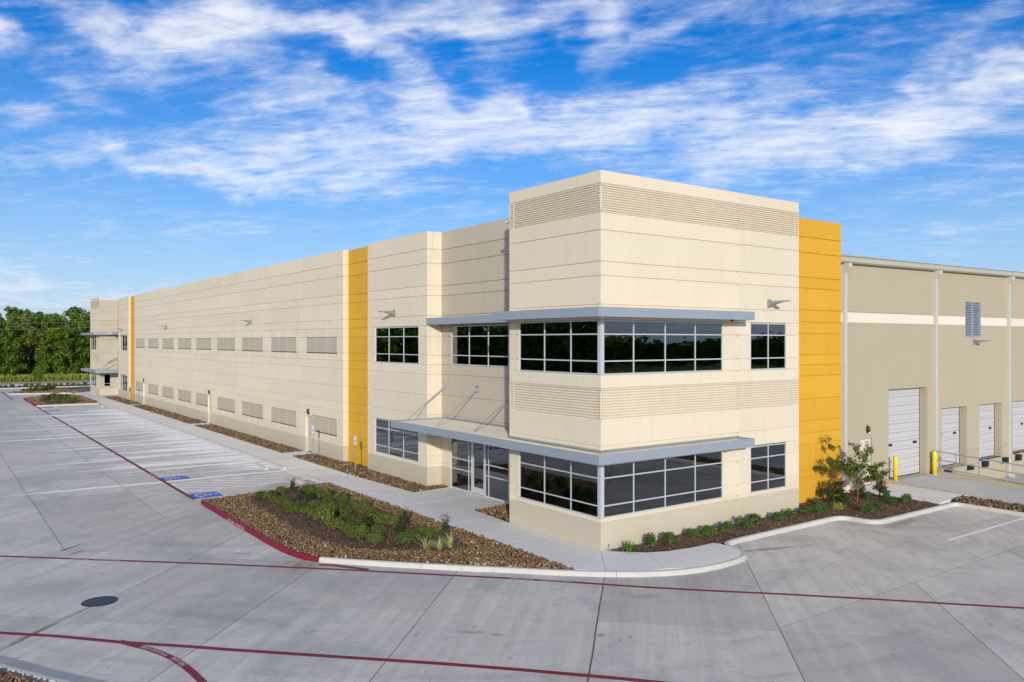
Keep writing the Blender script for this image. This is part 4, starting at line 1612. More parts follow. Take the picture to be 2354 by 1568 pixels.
window(W, P_R, 0.13, 6.15, 5.785, 7.615, (1.54, 3.08, 4.64), (6.24, 7.14))
window(W, P_R, 0.13, 6.15, 1.035, 2.83, (1.54, 3.08, 4.64), (1.44, 2.36))
window(W, P_R, 7.76, 10.03, 5.785, 7.615, (8.89,), (6.24, 7.14))
window(W, P_R, 7.76, 10.03, 1.035, 2.83, (8.89,), (1.44, 2.36))
for (z0, z1) in ((5.785, 7.615), (1.035, 2.83)):
    mb = MB()
    mb.box(0.008, 0.126, 0.008, 0.126, z0 + .003, z1 - .003)
    mb.build('corner_post', ALU, W)

# entrance recess
OE = [(6.3, 12.77, 5.785, 7.63), (6.6, 12.82, -0.5, 2.87)]
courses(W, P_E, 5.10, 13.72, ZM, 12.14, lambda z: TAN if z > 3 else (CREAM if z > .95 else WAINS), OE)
window(W, P_E, 6.3, 12.77, 5.79, 7.625, (8.15, 9.70, 11.25), (6.24, 7.13))
window(W, P_E, 11.02, 12.82, 0.0, 2.87, (11.29,), (0.94, 1.43), fw=0.05)
window(W, P_E, 6.6, 9.97, 0.0, 2.87, (9.68, 8.15), (0.94, 1.43), fw=0.05)
mb = MB()
for (a, b, c, d) in ((9.975, 10.075, .02, 2.86), (10.915, 11.015, .02, 2.86), (10.08, 10.91, .02, 0.30), (10.08, 10.91, 2.74, 2.86)):
    pbox(mb, P_E, a, b, c, d, -0.10, -0.03)
door = mb.build('entrance_door', ALU, W)
g = MB()
pbox(g, P_E, 10.072, 10.918, .295, 2.745, -0.075, -0.062)
g.build('pane', GLASS, door)
g = MB()
g.tube([P_E.p(10.965, .86, -0.03), P_E.p(10.965, .86, 0.06), P_E.p(10.965, 1.20, 0.06), P_E.p(10.965, 1.20, -0.03)], 0.014, 6)
g.build('handle', simple('brass', (0.55, 0.42, 0.16), 0.3, 0.8), door)
# decal on the window above the entrance
mb = MB()
pbox(mb, P_E, 10.86, 11.20, 6.72, 7.04, -0.066, -0.062)
dec = mb.build('window_decal', SIGNWHITE, W)
mb = MB()
pbox(mb, P_E, 10.90, 11.16, 6.76, 6.94, -0.0615, -0.060)
mb.build('decal_print', SIGNTEAL, dec)

# wing beside the entrance
OW = [(14.47, 19.14, 5.785, 7.625), (14.49, 19.14, 1.035, 2.845)]
courses(W, P_L, 13.65, 20.0, ZM, 12.14, m_cream, OW)
window(W, P_L, 14.47, 19.14, 5.785, 7.625, (16.03, 17.61), (6.24, 7.13))
window(W, P_L, 14.49, 19.14, 1.035, 2.845, (16.04, 17.62), (1.44, 2.36))
courses(W, Plane((0, 13.65, 0), (1, 0, 0), (0, -1, 0)), XL, 2.17, ZM, 12.14, m_cream, vg=lambda z: (1.60,), namef='return_panel')
band(W, 'wall_panel', Plane((0, 20.0, 0), (1, 0, 0), (0, 1, 0)), XL + .003, 1.63, -0.2, 12.14, CREAM, thick=0.2)
# yellow strip, long side
courses(W, P_YL, 19.97, 23.28, ZM, 12.10, lambda z: YELLOW, namef='yellow_panel')
courses(W, Plane((0, 23.21, 0), (1, 0, 0), (0, -1, 0)), XL, 1.70, ZM, 12.14, m_cream, namef='return_panel')

# long wall
UP = [(24.06, 28.68), (30.39, 35.06), (36.75, 41.37), (43.06, 47.74), (49.47, 54.10), (55.76, 60.40), (62.12, 66.66), (68.42, 73.03), (74.74, 79.25)]
LOW = [(24.06, 27.76), (30.42, 35.06), (36.76, 41.34), (43.09, 47.70), (50.47, 54.10), (55.76, 60.40), (62.12, 66.66), (68.42, 73.03), (75.51, 79.25)]
DOORS = [(27.80, 28.80), (49.42, 50.42), (74.46, 75.46)]
OL = [(a, b, 6.22, 7.13) for a, b in UP] + [(a, b, 1.43, 2.35) for a, b in LOW] + [(a, b, -0.5, 2.25) for a, b in DOORS]


def thirds(rects):
    r = []
    for a, b in rects:
        r += [a, a + (b - a) / 3, a + 2 * (b - a) / 3, b]
    return r


def long_vg(z):
    if 5.78 < z < 6.22 or 7.13 < z < 7.63:
        return thirds(UP)
    if 1.03 < z < 1.43:
        return thirds(LOW)
    return ()


courses(W, P_L, 23.21, 80.0, ZM, 12.14, m_cream, OL, joints=(29.55, 35.9, 42.2, 48.58, 54.9, 61.25, 67.55, 73.9), vg=long_vg)
P_A = Plane((XL + 0.006, 0, 0), (0, 1, 0), (-1, 0, 0))
for (rects, z0, z1) in ((UP, 6.22, 7.13), (LOW, 1.43, 2.35)):
    for a, b in rects:
        band(W, 'accent_panel', P_A, a, b, z0, z1, ACCENT, (), 0.006, 0.006, ct=False, cb=False, vgrooves=(a + (b - a) / 3, a + 2 * (b - a) / 3))


def steel_door(pl, u0, u1, z1, mat, d=-0.12, sign='F.D.', hand=1, name='door'):
    mb = MB()
    pbox(mb, pl, u0 + .05, u1 - .05, 0.012, z1 - .05, d - .05, d)
    dr = mb.build(name, mat, W)
    mb = MB()
    for (a, b, c, e) in ((u0, u0 + .048, 0.0, z1), (u1 - .048, u1, 0.0, z1), (u0 + .05, u1 - .05, z1 - .048, z1)):
        pbox(mb, pl, a + .003, b - .003, c, e - .003, d - .08, d + .03)
    mb.build('door_frame', GALVDK if mat is DOORCREAM else ACCENT, dr)
    mb = MB()
    q = u1 - .14 if hand > 0 else u0 + .14
    mb.tube([pl.p(q, 1.0, d), pl.p(q, 1.0, d + .05), pl.p(q - .1 * hand, 1.0, d + .05)], .014, 6)
    mb.build('handle', GALV, dr)
    mb = MB()
    pbox(mb, pl, u0 + .05, u1 - .05, 0.001, 0.011, d - .05, d + .06)
    mb.build('threshold', BRONZE, dr)
    # letters on the door; they read left to right for someone facing it
    su, w, hgt = (u1 - .20, .36, .24)
    if pl.u.x > 0.5:
        fn = lambda s, t: tuple(pl.p(su - .30 + s * w, z1 - .40 + t * hgt, d + .003))
    else:
        fn = lambda s, t: tuple(pl.p(u0 + .50 - s * w, z1 - .42 + t * hgt, d + .003))
    lettering('door_lettering', sign, fn, REDSIGN, dr)
    return dr


for a, b in DOORS:
    steel_door(P_L, a, b, 2.25, DOORTAN, -0.17, 'F.D.', -1)
# the far end of the building, the same parts again (too small to pick apart: one piece per colour)
JOIN = {}
courses(W, Plane((1.5, 0, 0), (0, 1, 0), (-1, 0, 0)), 79.97, 83.27, ZM, 12.10, lambda z: YELLOW)
courses(W, Plane((0, 83.2, 0), (1, 0, 0), (0, -1, 0)), XL, 1.57, ZM, 12.14, m_cream)
OW2 = [(84.16, 88.54, 5.785, 7.625), (84.16, 88.54, 0.95, 2.845)]
courses(W, P_L, 83.2, 89.45, ZM, 12.14, m_cream, OW2)
window(W, P_L, 84.16, 88.54, 5.785, 7.625, (85.62, 87.08), (6.24, 7.13), fw=.045)
window(W, P_L, 84.16, 88.54, 0.955, 2.845, (85.62, 87.08), (1.44, 2.36), fw=.045)
OE2 = [(90.2, 94.4, 5.785, 7.63), (90.2, 94.4, -0.5, 2.87)]
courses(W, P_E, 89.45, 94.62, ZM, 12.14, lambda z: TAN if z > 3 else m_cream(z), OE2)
window(W, P_E, 90.2, 94.4, 5.79, 7.62, (91.6, 93.0), (6.24, 7.13), fw=.045)
window(W, P_E, 90.2, 94.4, 0.0, 2.86, (91.6, 93.0), (0.94, 1.43), fw=.045)
P_N2 = Plane((0, 94.62, 0), (1, 0, 0), (0, -1, 0))
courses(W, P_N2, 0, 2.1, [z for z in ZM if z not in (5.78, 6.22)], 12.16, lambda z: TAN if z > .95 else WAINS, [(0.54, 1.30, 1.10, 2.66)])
window(W, P_N2, 0.54, 1.30, 1.10, 2.66, (), (1.46,), fw=.045)
OT2 = [(97.07, 101.38, 5.785, 7.615), (97.07, 101.38, 1.035, 2.83)]
courses(W, P_T, 94.62, 101.6, ZT, 12.55, m_cream, OT2, ribs=(4.33, 11.24))
for (z0, z1) in ((4.33, 5.27), (11.24, 12.05)):
    ribbed(W, P_T, 94.62, 101.6, z0, z1, 10, CREAM)
window(W, P_T, 97.07, 101.38, 5.785, 7.615, (98.5, 99.95), (6.24, 7.14), fw=.045)
window(W, P_T, 97.07, 101.38, 1.035, 2.83, (98.5, 99.95), (1.44, 2.36), fw=.045)
for mn, lst in JOIN.items():
    mb = MB()
    for q in lst:
        mb.add(q.v, q.f)
    tag(mb.build('wall_panel', MATS[mn], W), None, None, None, 'stuff')
JOIN = None
mb = MB()
mb.quad((0, 101.6, -.2), (70, 101.6, -.2), (70, 101.6, 12.5), (0, 101.6, 12.5), (0, 1, 0))
mb.quad((70, 1.6, -.2), (70, 101.6, -.2), (70, 101.6, 11), (70, 1.6, 11), (1, 0, 0))
mb.build('rear_wall', CREAM, W)
mb = MB()
mb.box(2.32, 69.9, 5.95, 94.5, 10.7, 10.8)
mb.box(1.66, 2.31, 13.7, 89.4, 10.7, 10.8)
mb.box(0.3, 10.6, 0.3, 5.88, 11.5, 11.6)
mb.box(10.9, 69.9, 1.85, 5.94, 10.70, 10.80)
mb.box(0.3, 69.9, 94.95, 101.4, 11.3, 11.4)
mb.build('roof', ROOFM, W)

# interior seen dimly through the glass
mb = MB()
mb.box(0.22, 10.6, 0.22, 5.0, -0.15, 0.006)
mb.box(2.32, 30, 5.02, 101, -0.15, 0.004)
mb.box(0.24, 10.6, 0.24, 5.0, 4.3, 4.75)
mb.box(2.34, 10.6, 5.02, 20, 4.3, 4.75)
mb.build('interior_floor', DARKIN, W)
mb = MB()
mb.box(10.62, 10.72, 0.3, 20, 0.01, 10.6)
mb.box(2.35, 10.6, 20.1, 20.2, 0.01, 10.6)
mb.build('partition_wall', DARKIN, W)
mb = MB()
for (pl, u1, z0, z1) in ((P_T, 4.54, 5.8, 7.6), (P_T, 4.54, 1.05, 2.8), (P_R, 6.15, 5.8, 7.6), (P_R, 6.15, 1.05, 2.8), (P_R, 10.03, 5.8, 7.6), (P_R, 10.03, 1.05, 2.8),
                         (P_E, 12.77, 5.8, 7.6), (P_E, 12.82, .01, 2.8), (P_L, 19.14, 5.8, 7.6), (P_L, 19.14, 1.05, 2.8)):
    pbox(mb, pl, u1 + .002, u1 + .08, z0 - .02, z1 + .02, -0.62, -0.205)
    pbox(mb, pl, u1 - .36, u1 - .14, z0 - .3, z1 + .3, -1.25, -0.95)
mb.build('drywall_jamb', DRYWALL, W)

# ------------------------------------------------------------------ canopies
def fascia_box(name, x0, x1, y0, y1, z0, z1, mat=CANOPY, parent=W):
    mb = MB()
    mb.box(x0, x1, y0, y1, z0, z1)
    return mb.build(name, mat, parent)


def plates(parent, pts, z0, z1, t=0.045, seam=3.05):
    """fascia as separate metal plates along a polyline of outer corners, 6 mm apart"""
    for i in range(len(pts) - 1):
        a, b = Vector(pts[i]), Vector(pts[i + 1])
        L = (b - a).length
        n = max(1, round(L / seam))
        d = (b - a) / L
        nr = Vector((-d.y, d.x))
        for k in range(n):
            p, q = a + d * (L * k / n + .003), a + d * (L * (k + 1) / n - .003)
            if i > 0 and k == 0:
                p = p + d * t
            mb = MB()
            v = [(p.x, p.y), (q.x, q.y), (q.x + nr.x * t, q.y + nr.y * t), (p.x + nr.x * t, p.y + nr.y * t)]
            mb.prism(v, z0, z1)
            mb.build('fascia_plate', CANOPY, parent)


def corrugated(mb, x0, x1, y0, y1, z, along):
    """ribbed deck; ribs run away from the wall"""
    p = 0.17
    prof = [(0, 0), (.05, 0), (.075, .032), (.135, .032), (.16, 0)]
    if along == 'y':
        q = y0
        while q < y1 - p:
            for k in range(4):
                (a, ha), (b, hb) = prof[k], prof[k + 1]
                mb.quad((x0, q + a, z + ha), (x1, q + a, z + ha), (x1, q + b, z + hb), (x0, q + b, z + hb), (0, 0, 1))
            q += .16
    else:
        q = x0
        while q < x1 - p:
            for k in range(4):
                (a, ha), (b, hb) = prof[k], prof[k + 1]
                mb.quad((q + a, y0, z + ha), (q + b, y0, z + hb), (q + b, y1, z + hb), (q + a, y1, z + ha), (0, 0, 1))
            q += .16


D = 0.80
cl = fascia_box('lower_canopy', -D + .05, 2.06, 5.15, 13.25, 2.99, 3.10, SOFFIT)
plates(cl, [(2.06, 13.30), (-D, 13.30), (-D, -D), (6.97, -D), (6.97, -0.03)], 2.98, 3.285)
mb = MB()
mb.box(-D + .05, -0.03, -D + .05, 5.148, 2.99, 3.10)
mb.box(-0.028, 6.92, -D + .05, -0.03, 2.99, 3.10)
mb.build('canopy_soffit', SOFFIT, cl)
mb = MB()
corrugated(mb, -D + .05, 2.06, 5.2, 13.24, 3.19, 'y')
corrugated(mb, -D + .05, -0.03, -.0, 5.2, 3.19, 'y')
corrugated(mb, -D + .05, 6.90, -D + .05, -0.03, 3.1905, 'x')
mb.build('metal_deck', DECK, cl)
mb = MB()
mb.box(1.99, 2.085, 5.3, 13.24, 3.245, 3.30)
mb.box(-0.10, -0.022, -0.02, 5.13, 3.25, 3.31)
mb.box(-0.10, 6.95, -0.10, -0.022, 3.25, 3.31)
mb.build('flashing', GALV, cl)
for ya in (13.35, 10.53, 7.61):
    mb = MB()
    mb.tube([(2.07, ya, 4.71), (0.02, ya - (0.1 if ya > 13 else 0), 3.27)], 0.022, 8)
    rd = mb.build('tie_rod', GALV, cl)
    mb = MB()
    pbox(mb, P_E, ya - .13, ya + .13, 4.58, 4.90, 0.001, 0.02)
    pbox(mb, P_E, ya - .012, ya + .012, 4.62, 4.80, 0.021, 0.10)
    mb.build('anchor_plate', GALV, rd)
cu = fascia_box('upper_canopy', -D + .05, -0.03, -D + .05, 5.2, 7.70, 7.80, SOFFIT)
plates(cu, [(-0.03, 5.22), (-D, 5.22), (-D, -D), (6.97, -D), (6.97, -0.03)], 7.69, 8.0)
mb = MB()
mb.box(-0.028, 6.92, -D + .05, -0.03, 7.70, 7.80)
mb.build('canopy_soffit', SOFFIT, cu)
mb = MB()
mb.box(-D + .05, -0.022, -D + .05, 5.17, 7.90, 7.93)
mb.box(-0.022, 6.92, -D + .05, -0.022, 7.90, 7.93)
mb.build('metal_deck', DECK, cu)
c2 = fascia_box('upper_canopy', 1.31, 2.09, 5.25, 13.62, 7.70, 7.93, SOFFIT)
plates(c2, [(1.26, 13.64), (1.26, 5.16)], 7.69, 8.0)
for (x, y) in ((-0.33, -0.42), (5.9, -0.6)):
    mb = MB()
    mb.tube([(x, y, 7.70), (x, y, 7.62)], [0.07, 0.05], 10)
    mb.build('security_camera', simple('camera_white', (.7, .7, .68), .4) if x < 0 else BRONZE, cu)
for (x, y) in ((-0.2, -0.55), (5.9, -0.6)):
    mb = MB()
    mb.tube([(x, y, 2.99), (x, y, 2.90)], [0.07, 0.05], 10)
    mb.build('security_camera', GALV, cl)
cf = fascia_box('lower_canopy', -D + .05, 2.06, 92.4, 104.0, 2.99, 3.20, SOFFIT)
plates(cf, [(-D, 104.05), (-D, 92.3), (2.05, 92.3)], 2.88, 3.24)
mb = MB()
mb.box(-D + .05, 2.06, 92.36, 94.6, 3.205, 3.235)
mb.build('metal_deck', DECK, cf)
for ya in (93.0, 94.2, 91.8):
    mb = MB()
    mb.tube([(2.05, ya, 4.9), (-0.3, ya + .8, 3.25)], 0.04, 6)
    mb.build('tie_rod', GALV, cf)
cg = fascia_box('upper_canopy', -D + .05, 0.0 - .03, 93.9, 104.0, 7.70, 7.92, SOFFIT)
plates(cg, [(-D, 104.05), (-D, 93.85), (0.9, 93.85)], 7.69, 8.0)
ch = fascia_box('upper_canopy', 1.31, 2.09, 89.5, 94.5, 7.70, 7.93, SOFFIT)
plates(ch, [(1.26, 94.5), (1.26, 89.5)], 7.69, 8.0)
mb = MB()
mb.box(-D + .05, 1.3, 93.9, 94.6, 7.70, 7.92)
mb.build('canopy_soffit', SOFFIT, cg)

# ------------------------------------------------------------------ short side: yellow strip and dock wall
courses(W, P_YR, 10.80, 15.22, ZY, 12.16, lambda z: YELLOW, namef='yellow_panel', vg=lambda z: (13.12, 14.52) if (5.88 < z < 7.72 or 1.0 < z < 2.95) else ())
band(W, 'wall_panel', Plane((15.22, 0, 0), (0, 1, 0), (1, 0, 0)), 0.853, 1.9, -0.2, 12.16, YELLOW, thick=0.2)
DK = [(25.70, 28.50), (29.94, 32.72), (34.15, 36.93), (38.5, 41.3), (42.8, 45.6)]
DB = [0.12, 0.19, 0.22, 0.22, 0.22]
OD = [(17.95, 18.97, -0.5, 2.26), (20.45, 24.20, -0.5, 4.52)] + [(a, b, z, 3.33) for (a, b), z in zip(DK, DB)] + [(28.31, 30.16, 7.13, 9.09)]


def m_ware(z):
    return WHITEBAND if 7.75 < z < 8.26 else WARE


joints_w = (24.93, 33.42, 41.9, 50.4)
zs_w = [0.06, 0.88, 7.76, 8.26]
courses(W, P_W, 15.23, 70, zs_w, 10.95, m_ware, OD, joints=joints_w, z_start=-1.7, jc=0.01, parapet=0.0)
# jambs of the deep door openings
def jambs(u0, u1, z0, z1, d=0.40):
    mb = MB()
    mb.quad(P_W.p(u0, z0, -.19), P_W.p(u0, z1, -.19), P_W.p(u0, z1, -d), P_W.p(u0, z0, -d), (1, 0, 0))
    mb.quad(P_W.p(u1, z0, -.19), P_W.p(u1, z1, -.19), P_W.p(u1, z1, -d), P_W.p(u1, z0, -d), (-1, 0, 0))
    mb.quad(P_W.p(u0, z1, -.19), P_W.p(u1, z1, -.19), P_W.p(u1, z1, -d), P_W.p(u0, z1, -d), (0, 0, -1))
    return mb


def sectional_door(u0, u1, z0, z1, win, zw, name, secs, slots):
    d = -0.40
    mb = jambs(u0, u1, z0, z1)
    mb.quad(P_W.p(u0, z0, .05), P_W.p(u1, z0, .05), P_W.p(u1, z0, d - .1), P_W.p(u0, z0, d - .1), (0, 0, 1))
    pbox(mb, P_W, u0 - .1, u1 + .1, z0 - .05, z1 + .1, d - .3, d - .25)
    dr = mb.build(name, WARE, W)
    h = (z1 - z0) / secs
    for i in range(secs):
        a, b = z0 + i * h + .004, z0 + (i + 1) * h - .004
        m2 = MB()
        # each section: flat, a shallow pressed rib, chamfered lips
        prof = [(a, d - .03), (a + .008, d), (a + h * .30, d), (a + h * .325, d - .022), (a + h * .40, d), (b - .03, d), (b, d - .03)]
        for k in range(len(prof) - 1):
            (za, da), (zb, db) = prof[k], prof[k + 1]
            m2.quad(P_W.p(u0 + .03, za, da), P_W.p(u1 - .03, za, da), P_W.p(u1 - .03, zb, db), P_W.p(u0 + .03, zb, db), P_W.n)
        m2.build('door_section', WHITEMETAL, dr)
    m2 = MB()
    pbox(m2, P_W, u0 + .03, u1 - .03, z0 + .001, z0 + .045, d - .02, d + .012)
    m2.build('bottom_seal', RUBBER, dr)
    m2 = MB()
    pbox(m2, P_W, u0 + .001, u0 + .028, z0 + .01, z1, d - .03, d + .015)
    pbox(m2, P_W, u1 - .028, u1 - .001, z0 + .01, z1, d - .03, d + .015)
    m2.build('door_track', BRONZE, dr)
    for (a, b) in slots:
        m2 = MB()
        pbox(m2, P_W, a, b, zw, zw + .13, d + .001, d + .012)
        m2.build('vision_slot', RUBBER, dr)


sectional_door(20.45, 24.20, 0.0, 4.52, 1, 1.60, 'drive_in_door', 10, ((21.1, 21.5), (23.5, 23.9)))
for i, ((a, b), z) in enumerate(zip(DK, DB)):
    sectional_door(a, b, z, 3.33, 1, 1.78, 'dock_door', 7, ((a + .55, a + .85), (b - 0.72, b - .40)))
    for (p, q) in ((a - .1, a + .52), (b - 0.36, b + .22)):
        mb = MB()
        pbox(mb, P_W, p + .06, q - .06, -0.16, z - .015, 0.0, 0.12)
        bk = mb.build('dock_bumper', WHITEMETAL, W)
        mb = MB()
        pbox(mb, P_W, p + .10, q - .10, -0.15, z - .02, 0.121, 0.34)
        mb.build('bumper_pad', RUBBER, bk)
steel_door(P_W, 17.95, 18.97, 2.26, DOORCREAM, -0.06, 'F.D.', -1, 'fire_door')
# high louver
mb = MB()
for (a, b, c, d) in ((28.315, 28.36, 7.135, 9.085), (30.11, 30.155, 7.135, 9.085), (29.21, 29.26, 7.18, 9.04), (28.36, 30.11, 7.135, 7.175), (28.36, 30.11, 9.045, 9.085)):
    pbox(mb, P_W, a, b, c, d, -0.18, -0.01)
pbox(mb, P_W, 28.33, 30.14, 7.15, 9.07, -0.22, -0.20)
lv = mb.build('louver', LOUV, W)
for (a, b) in ((28.365, 29.205), (29.265, 30.105)):
    for k in range(14):
        z = 7.18 + k * .133
        mb = MB()
        mb.quad(P_W.p(a, z + .012, -.03), P_W.p(b, z + .012, -.03), P_W.p(b, z + .118, -.15), P_W.p(a, z + .118, -.15), (0, -1, 1))
        mb.quad(P_W.p(a, z, -.03), P_W.p(b, z, -.03), P_W.p(b, z + .012, -.03), P_W.p(a, z + .012, -.03), (0, -1, 0))
        mb.quad(P_W.p(a, z, -.03), P_W.p(b, z, -.03), P_W.p(b, z + .106, -.15), P_W.p(a, z + .106, -.15), (0, 1, -1))
        mb.build('louver_slat', LOUV, lv)
# gutter and downspouts
mb = MB()
SL = 0.0095


def gz(x):
    return 10.77 + (x - 15.3) * SL


prof = [(1.545, -.26), (1.30, -.26), (1.22, -.20), (1.19, -.03), (1.17, -.03), (1.17, 0), (1.22, 0), (1.26, -.06), (1.545, -.06)]
xa, xb_ = 15.35, 70
for k in range(len(prof)):
    (ya, za), (yb2, zb) = prof[k], prof[(k + 1) % len(prof)]
    mb.quad((xa, ya, gz(xa) + za), (xb_, ya, gz(xb_) + za), (xb_, yb2, gz(xb_) + zb), (xa, yb2, gz(xa) + zb))
mb.add([(xa, q[0], gz(xa) + q[1]) for q in prof], [tuple(range(len(prof)))])
gut = mb.build('gutter', GUTTER, W)
mb = MB()
mb.quad((15.3, 1.2, 10.79), (70, 1.2, gz(70) + .02), (70, 8, gz(70) + .3), (15.3, 8, 11.07), (0, 0, 1))
mb.quad((15.3, 1.185, 10.774), (70, 1.185, gz(70) + .004), (70, 1.185, gz(70) + .028), (15.3, 1.185, 10.798), (0, -1, 0))
mb.build('eave_sheet', BRONZE, gut)
for xd in (16.40, 24.80, 33.32, 41.8):
    ztop = gz(xd) - .26
    mb = MB()
    for (za, zb) in ((-1.0 if xd > 20 else .45, 2.6), (2.603, 5.8), (5.803, ztop - .42)):
        if za < zb:
            mb.box(xd + .02, xd + .23, 1.40, 1.548, za, zb)
    ds = mb.build('downspout', DOWNSP, W)
    mb = MB()
    v = [(xd - .0, 1.20, ztop), (xd + .30, 1.20, ztop), (xd + .30, 1.548, ztop), (xd - .0, 1.548, ztop),
         (xd - .0, 1.20, ztop - .2), (xd + .30, 1.20, ztop - .2), (xd + .26, 1.38, ztop - .42), (xd, 1.38, ztop - .42), (xd + .26, 1.548, ztop - .42), (xd, 1.548, ztop - .42)]
    mb.add(v, [(0, 1, 5, 4)[::-1], (4, 5, 6, 7)[::-1], (7, 6, 8, 9)[::-1], (1, 2, 8, 6, 5)[::-1], (0, 4, 7, 9, 3)[::-1], (2, 3, 9, 8)[::-1]])
    mb.build('leader_box', DOWNSP, ds)
    if xd < 20:
        mb = MB()     # precast guard at the foot
        v = [(15.55, 1.52, -.1), (15.55, 0.98, -.1), (15.55, .98, .42), (15.55, 1.1, .78), (15.55, 1.3, .92), (15.55, 1.52, .92)]
        w = [(a + .62, b, c) for a, b, c in v]
        mb.add(v + w, [tuple(range(6)), tuple(range(6, 12))[::-1]] + [(i, (i + 1) % 6, (i + 1) % 6 + 6, i + 6)[::-1] for i in range(6)])
        mb.build('downspout_guard', WHITEBAND, ds)
    elif xd < 41:
        mb = MB()
        mb.tube([(xd + .13, 1.45, -.95), (xd + .13, 1.2, -1.03)], .14, 8)
        mb.build('downspout_shoe', WHITEMETAL, ds)
# wall hydrants
for (y, z) in ((60.6, .55), (38.2, .55), (20.3, .62)):
    mb = MB()
    x0 = XL if y > 23 else 1.63
    mb.tube([(x0, y, z), (x0 - .12, y, z), (x0 - .16, y, z - .06)], .03, 6)
    mb.build('wall_tap', GALV, W)

# ------------------------------------------------------------------ wall lights
def wall_light(name, label, group, loc, rotz, L=0.86):
    r = thing(name, label, 'wall light', loc, group)
    r.rotation_euler = (0, 0, rotz)
    sec = [(0.07, 0.035), (0.30, 0.06), (L, 0.055), (L + .03, 0.04), (L, 0.025), (L * .62, -0.005), (L * .36, -0.06), (0.07, -0.16)]
    hw = 0.17
    mb = MB()
    n = len(sec)
    v = [(a, -hw * (1 if i not in (0, 7) else .5), c) for i, (a, c) in enumerate(sec)] + [(a, hw * (1 if i not in (0, 7) else .5), c) for i, (a, c) in enumerate(sec)]
    mb.add(v, [tuple(range(n)), tuple(range(n, 2 * n))[::-1]] + [(i, i + n, (i + 1) % n + n, (i + 1) % n) for i in range(n)])
    me = mb_local(mb, 'lamp_head', GALVDK, r)
    mb = MB()
    mb.box(0.002, .069, -.09, .09, -.19, .13)
    mb_local(mb, 'mount', GALV, r)
    mb = MB()
    mb.box(L * .45, L - .03, -hw * .8, hw * .8, .0, .012)
    mb_local(mb, 'lens', LENS, r)
    return r


def mb_local(mb, name, mat, parent):
    me = bpy.data.meshes.new(name)
    me.from_pydata(mb.v, [], mb.f)
    me.materials.append(mat)
    me.update()
    return link(name, me, parent)


GL1 = 'blade wall lights along the building'
wall_light('wall_light', 'grey blade wall light above the wing window between yellow strip and entrance', GL1, (XL, 16.89, 8.36), math.pi)
wall_light('wall_light', 'grey blade wall light on the long wall above the panels, nearest to the yellow strip', GL1, (XL, 39.1, 8.36), math.pi)
wall_light('wall_light', 'grey blade wall light in the middle of the long cream wall', GL1, (XL, 64.5, 8.36), math.pi)
wall_light('wall_light', 'small distant wall light above the far wing window', GL1, (XL, 86.75, 8.36), math.pi)
wall_light('wall_light', 'grey blade wall light on the tower beside the right yellow strip', GL1, (8.86, 0, 8.42), -math.pi / 2, 0.90)
wall_light('wall_light', 'grey blade wall light on the khaki dock wall under the louver', GL1, (29.27, 1.55, 6.90), -math.pi / 2, 0.86)


def door_light(label, loc, rotz):
    r = thing('door_light', label, 'wall light', loc, 'dark dome lights over the doors')
    r.rotation_euler = (0, 0, rotz)
    mb = MB()
    rows, cols = 8, 8
    for i in range(rows + 1):
        th = math.pi * i / rows
        for k in range(cols + 1):
            ph = -math.pi / 2 + math.pi * k / cols
            mb.v.append((0.002 + .15 * math.sin(th) * math.cos(ph), .115 * math.sin(th) * math.sin(ph), .20 * math.cos(th)))
    for i in range(rows):
        for k in range(cols):
            a = i * (cols + 1) + k
            mb.f.append((a, a + 1, a + cols + 2, a + cols + 1)[::-1])
            mb.m.append(0)
    mb_local(mb, 'lamp_shade', BRONZE, r)
    mb = MB()
    mb.tube([(.10, 0, -.14), (.11, 0, -.19)], [.065, .045], 8)
    mb_local(mb, 'lens', LENS, r)
    return r


door_light('dark dome light above the fire door nearest to the yellow strip', (XL, 28.3, 2.52), math.pi)
door_light('dark dome light above the middle fire door of the long wall', (XL, 49.95, 2.62), math.pi)
door_light('dark dome light above the farthest fire door of the long wall', (XL, 75.0, 2.62), math.pi)
door_light('dark dome light above the fire door behind the small tree', (18.55, 1.55, 2.68), -math.pi / 2)

# ------------------------------------------------------------------ bollards, rail, signs, wheel stops, manhole
def bollard(label, x, y, z0):
    t = thing('bollard', label, 'bollard', (x, y, z0), 'yellow bollards at the drive-in door')
    mb = MB()
    r = .105
    pts = [(0, 0, -.05), (0, 0, 1.14)] + [(0, 0, 1.14 + .07 * math.sin(R(a))) for a in (25, 50, 72, 88)]
    mb.tube(pts, [r, r] + [r * math.cos(R(a)) for a in (25, 50, 72, 88)], 20)
    o = mb_local(mb, 'post', YELLOWPOLE, t)
    o.data.polygons.foreach_set('use_smooth', [True] * len(o.data.polygons))
    mb = MB()
    mb.tube([(0, 0, -.04), (0, 0, .012)], .13, 16)
    mb_local(mb, 'base_collar', RAMPC, t)


bollard('yellow bollard left of the drive-in door, beside the small tree', 20.9, 1.45, 0.0)
bollard('yellow bollard right of the drive-in door at the head of the railing', 24.42, 1.28, 0.0)

rail = thing('railing', 'galvanised three-rail pipe railing on the kerb beside the drive-in ramp', 'railing', (24.7, 1.4, .1))


def rail_z(y, h):
    return h + (y - 1.29) * 0.063


for h in (1.17, .74, .31):
    mb = MB()
    mb.tube([(24.7, 1.50 if h > 1 else 1.47, rail_z(1.47, h)), (24.7, -8.0, rail_z(-8.0, h))], .030, 8)
    mb.build('rail_pipe', GALV, rail)
for yy in (1.40, .34, -.77, -2.05, -3.4, -4.8, -6.2, -7.6):
    mb = MB()
    mb.tube([(24.7, yy, rail_z(yy, .10) - .02), (24.7, yy, rail_z(yy, 1.15))], .030, 8)
    mb.build('rail_post', GALV, rail)


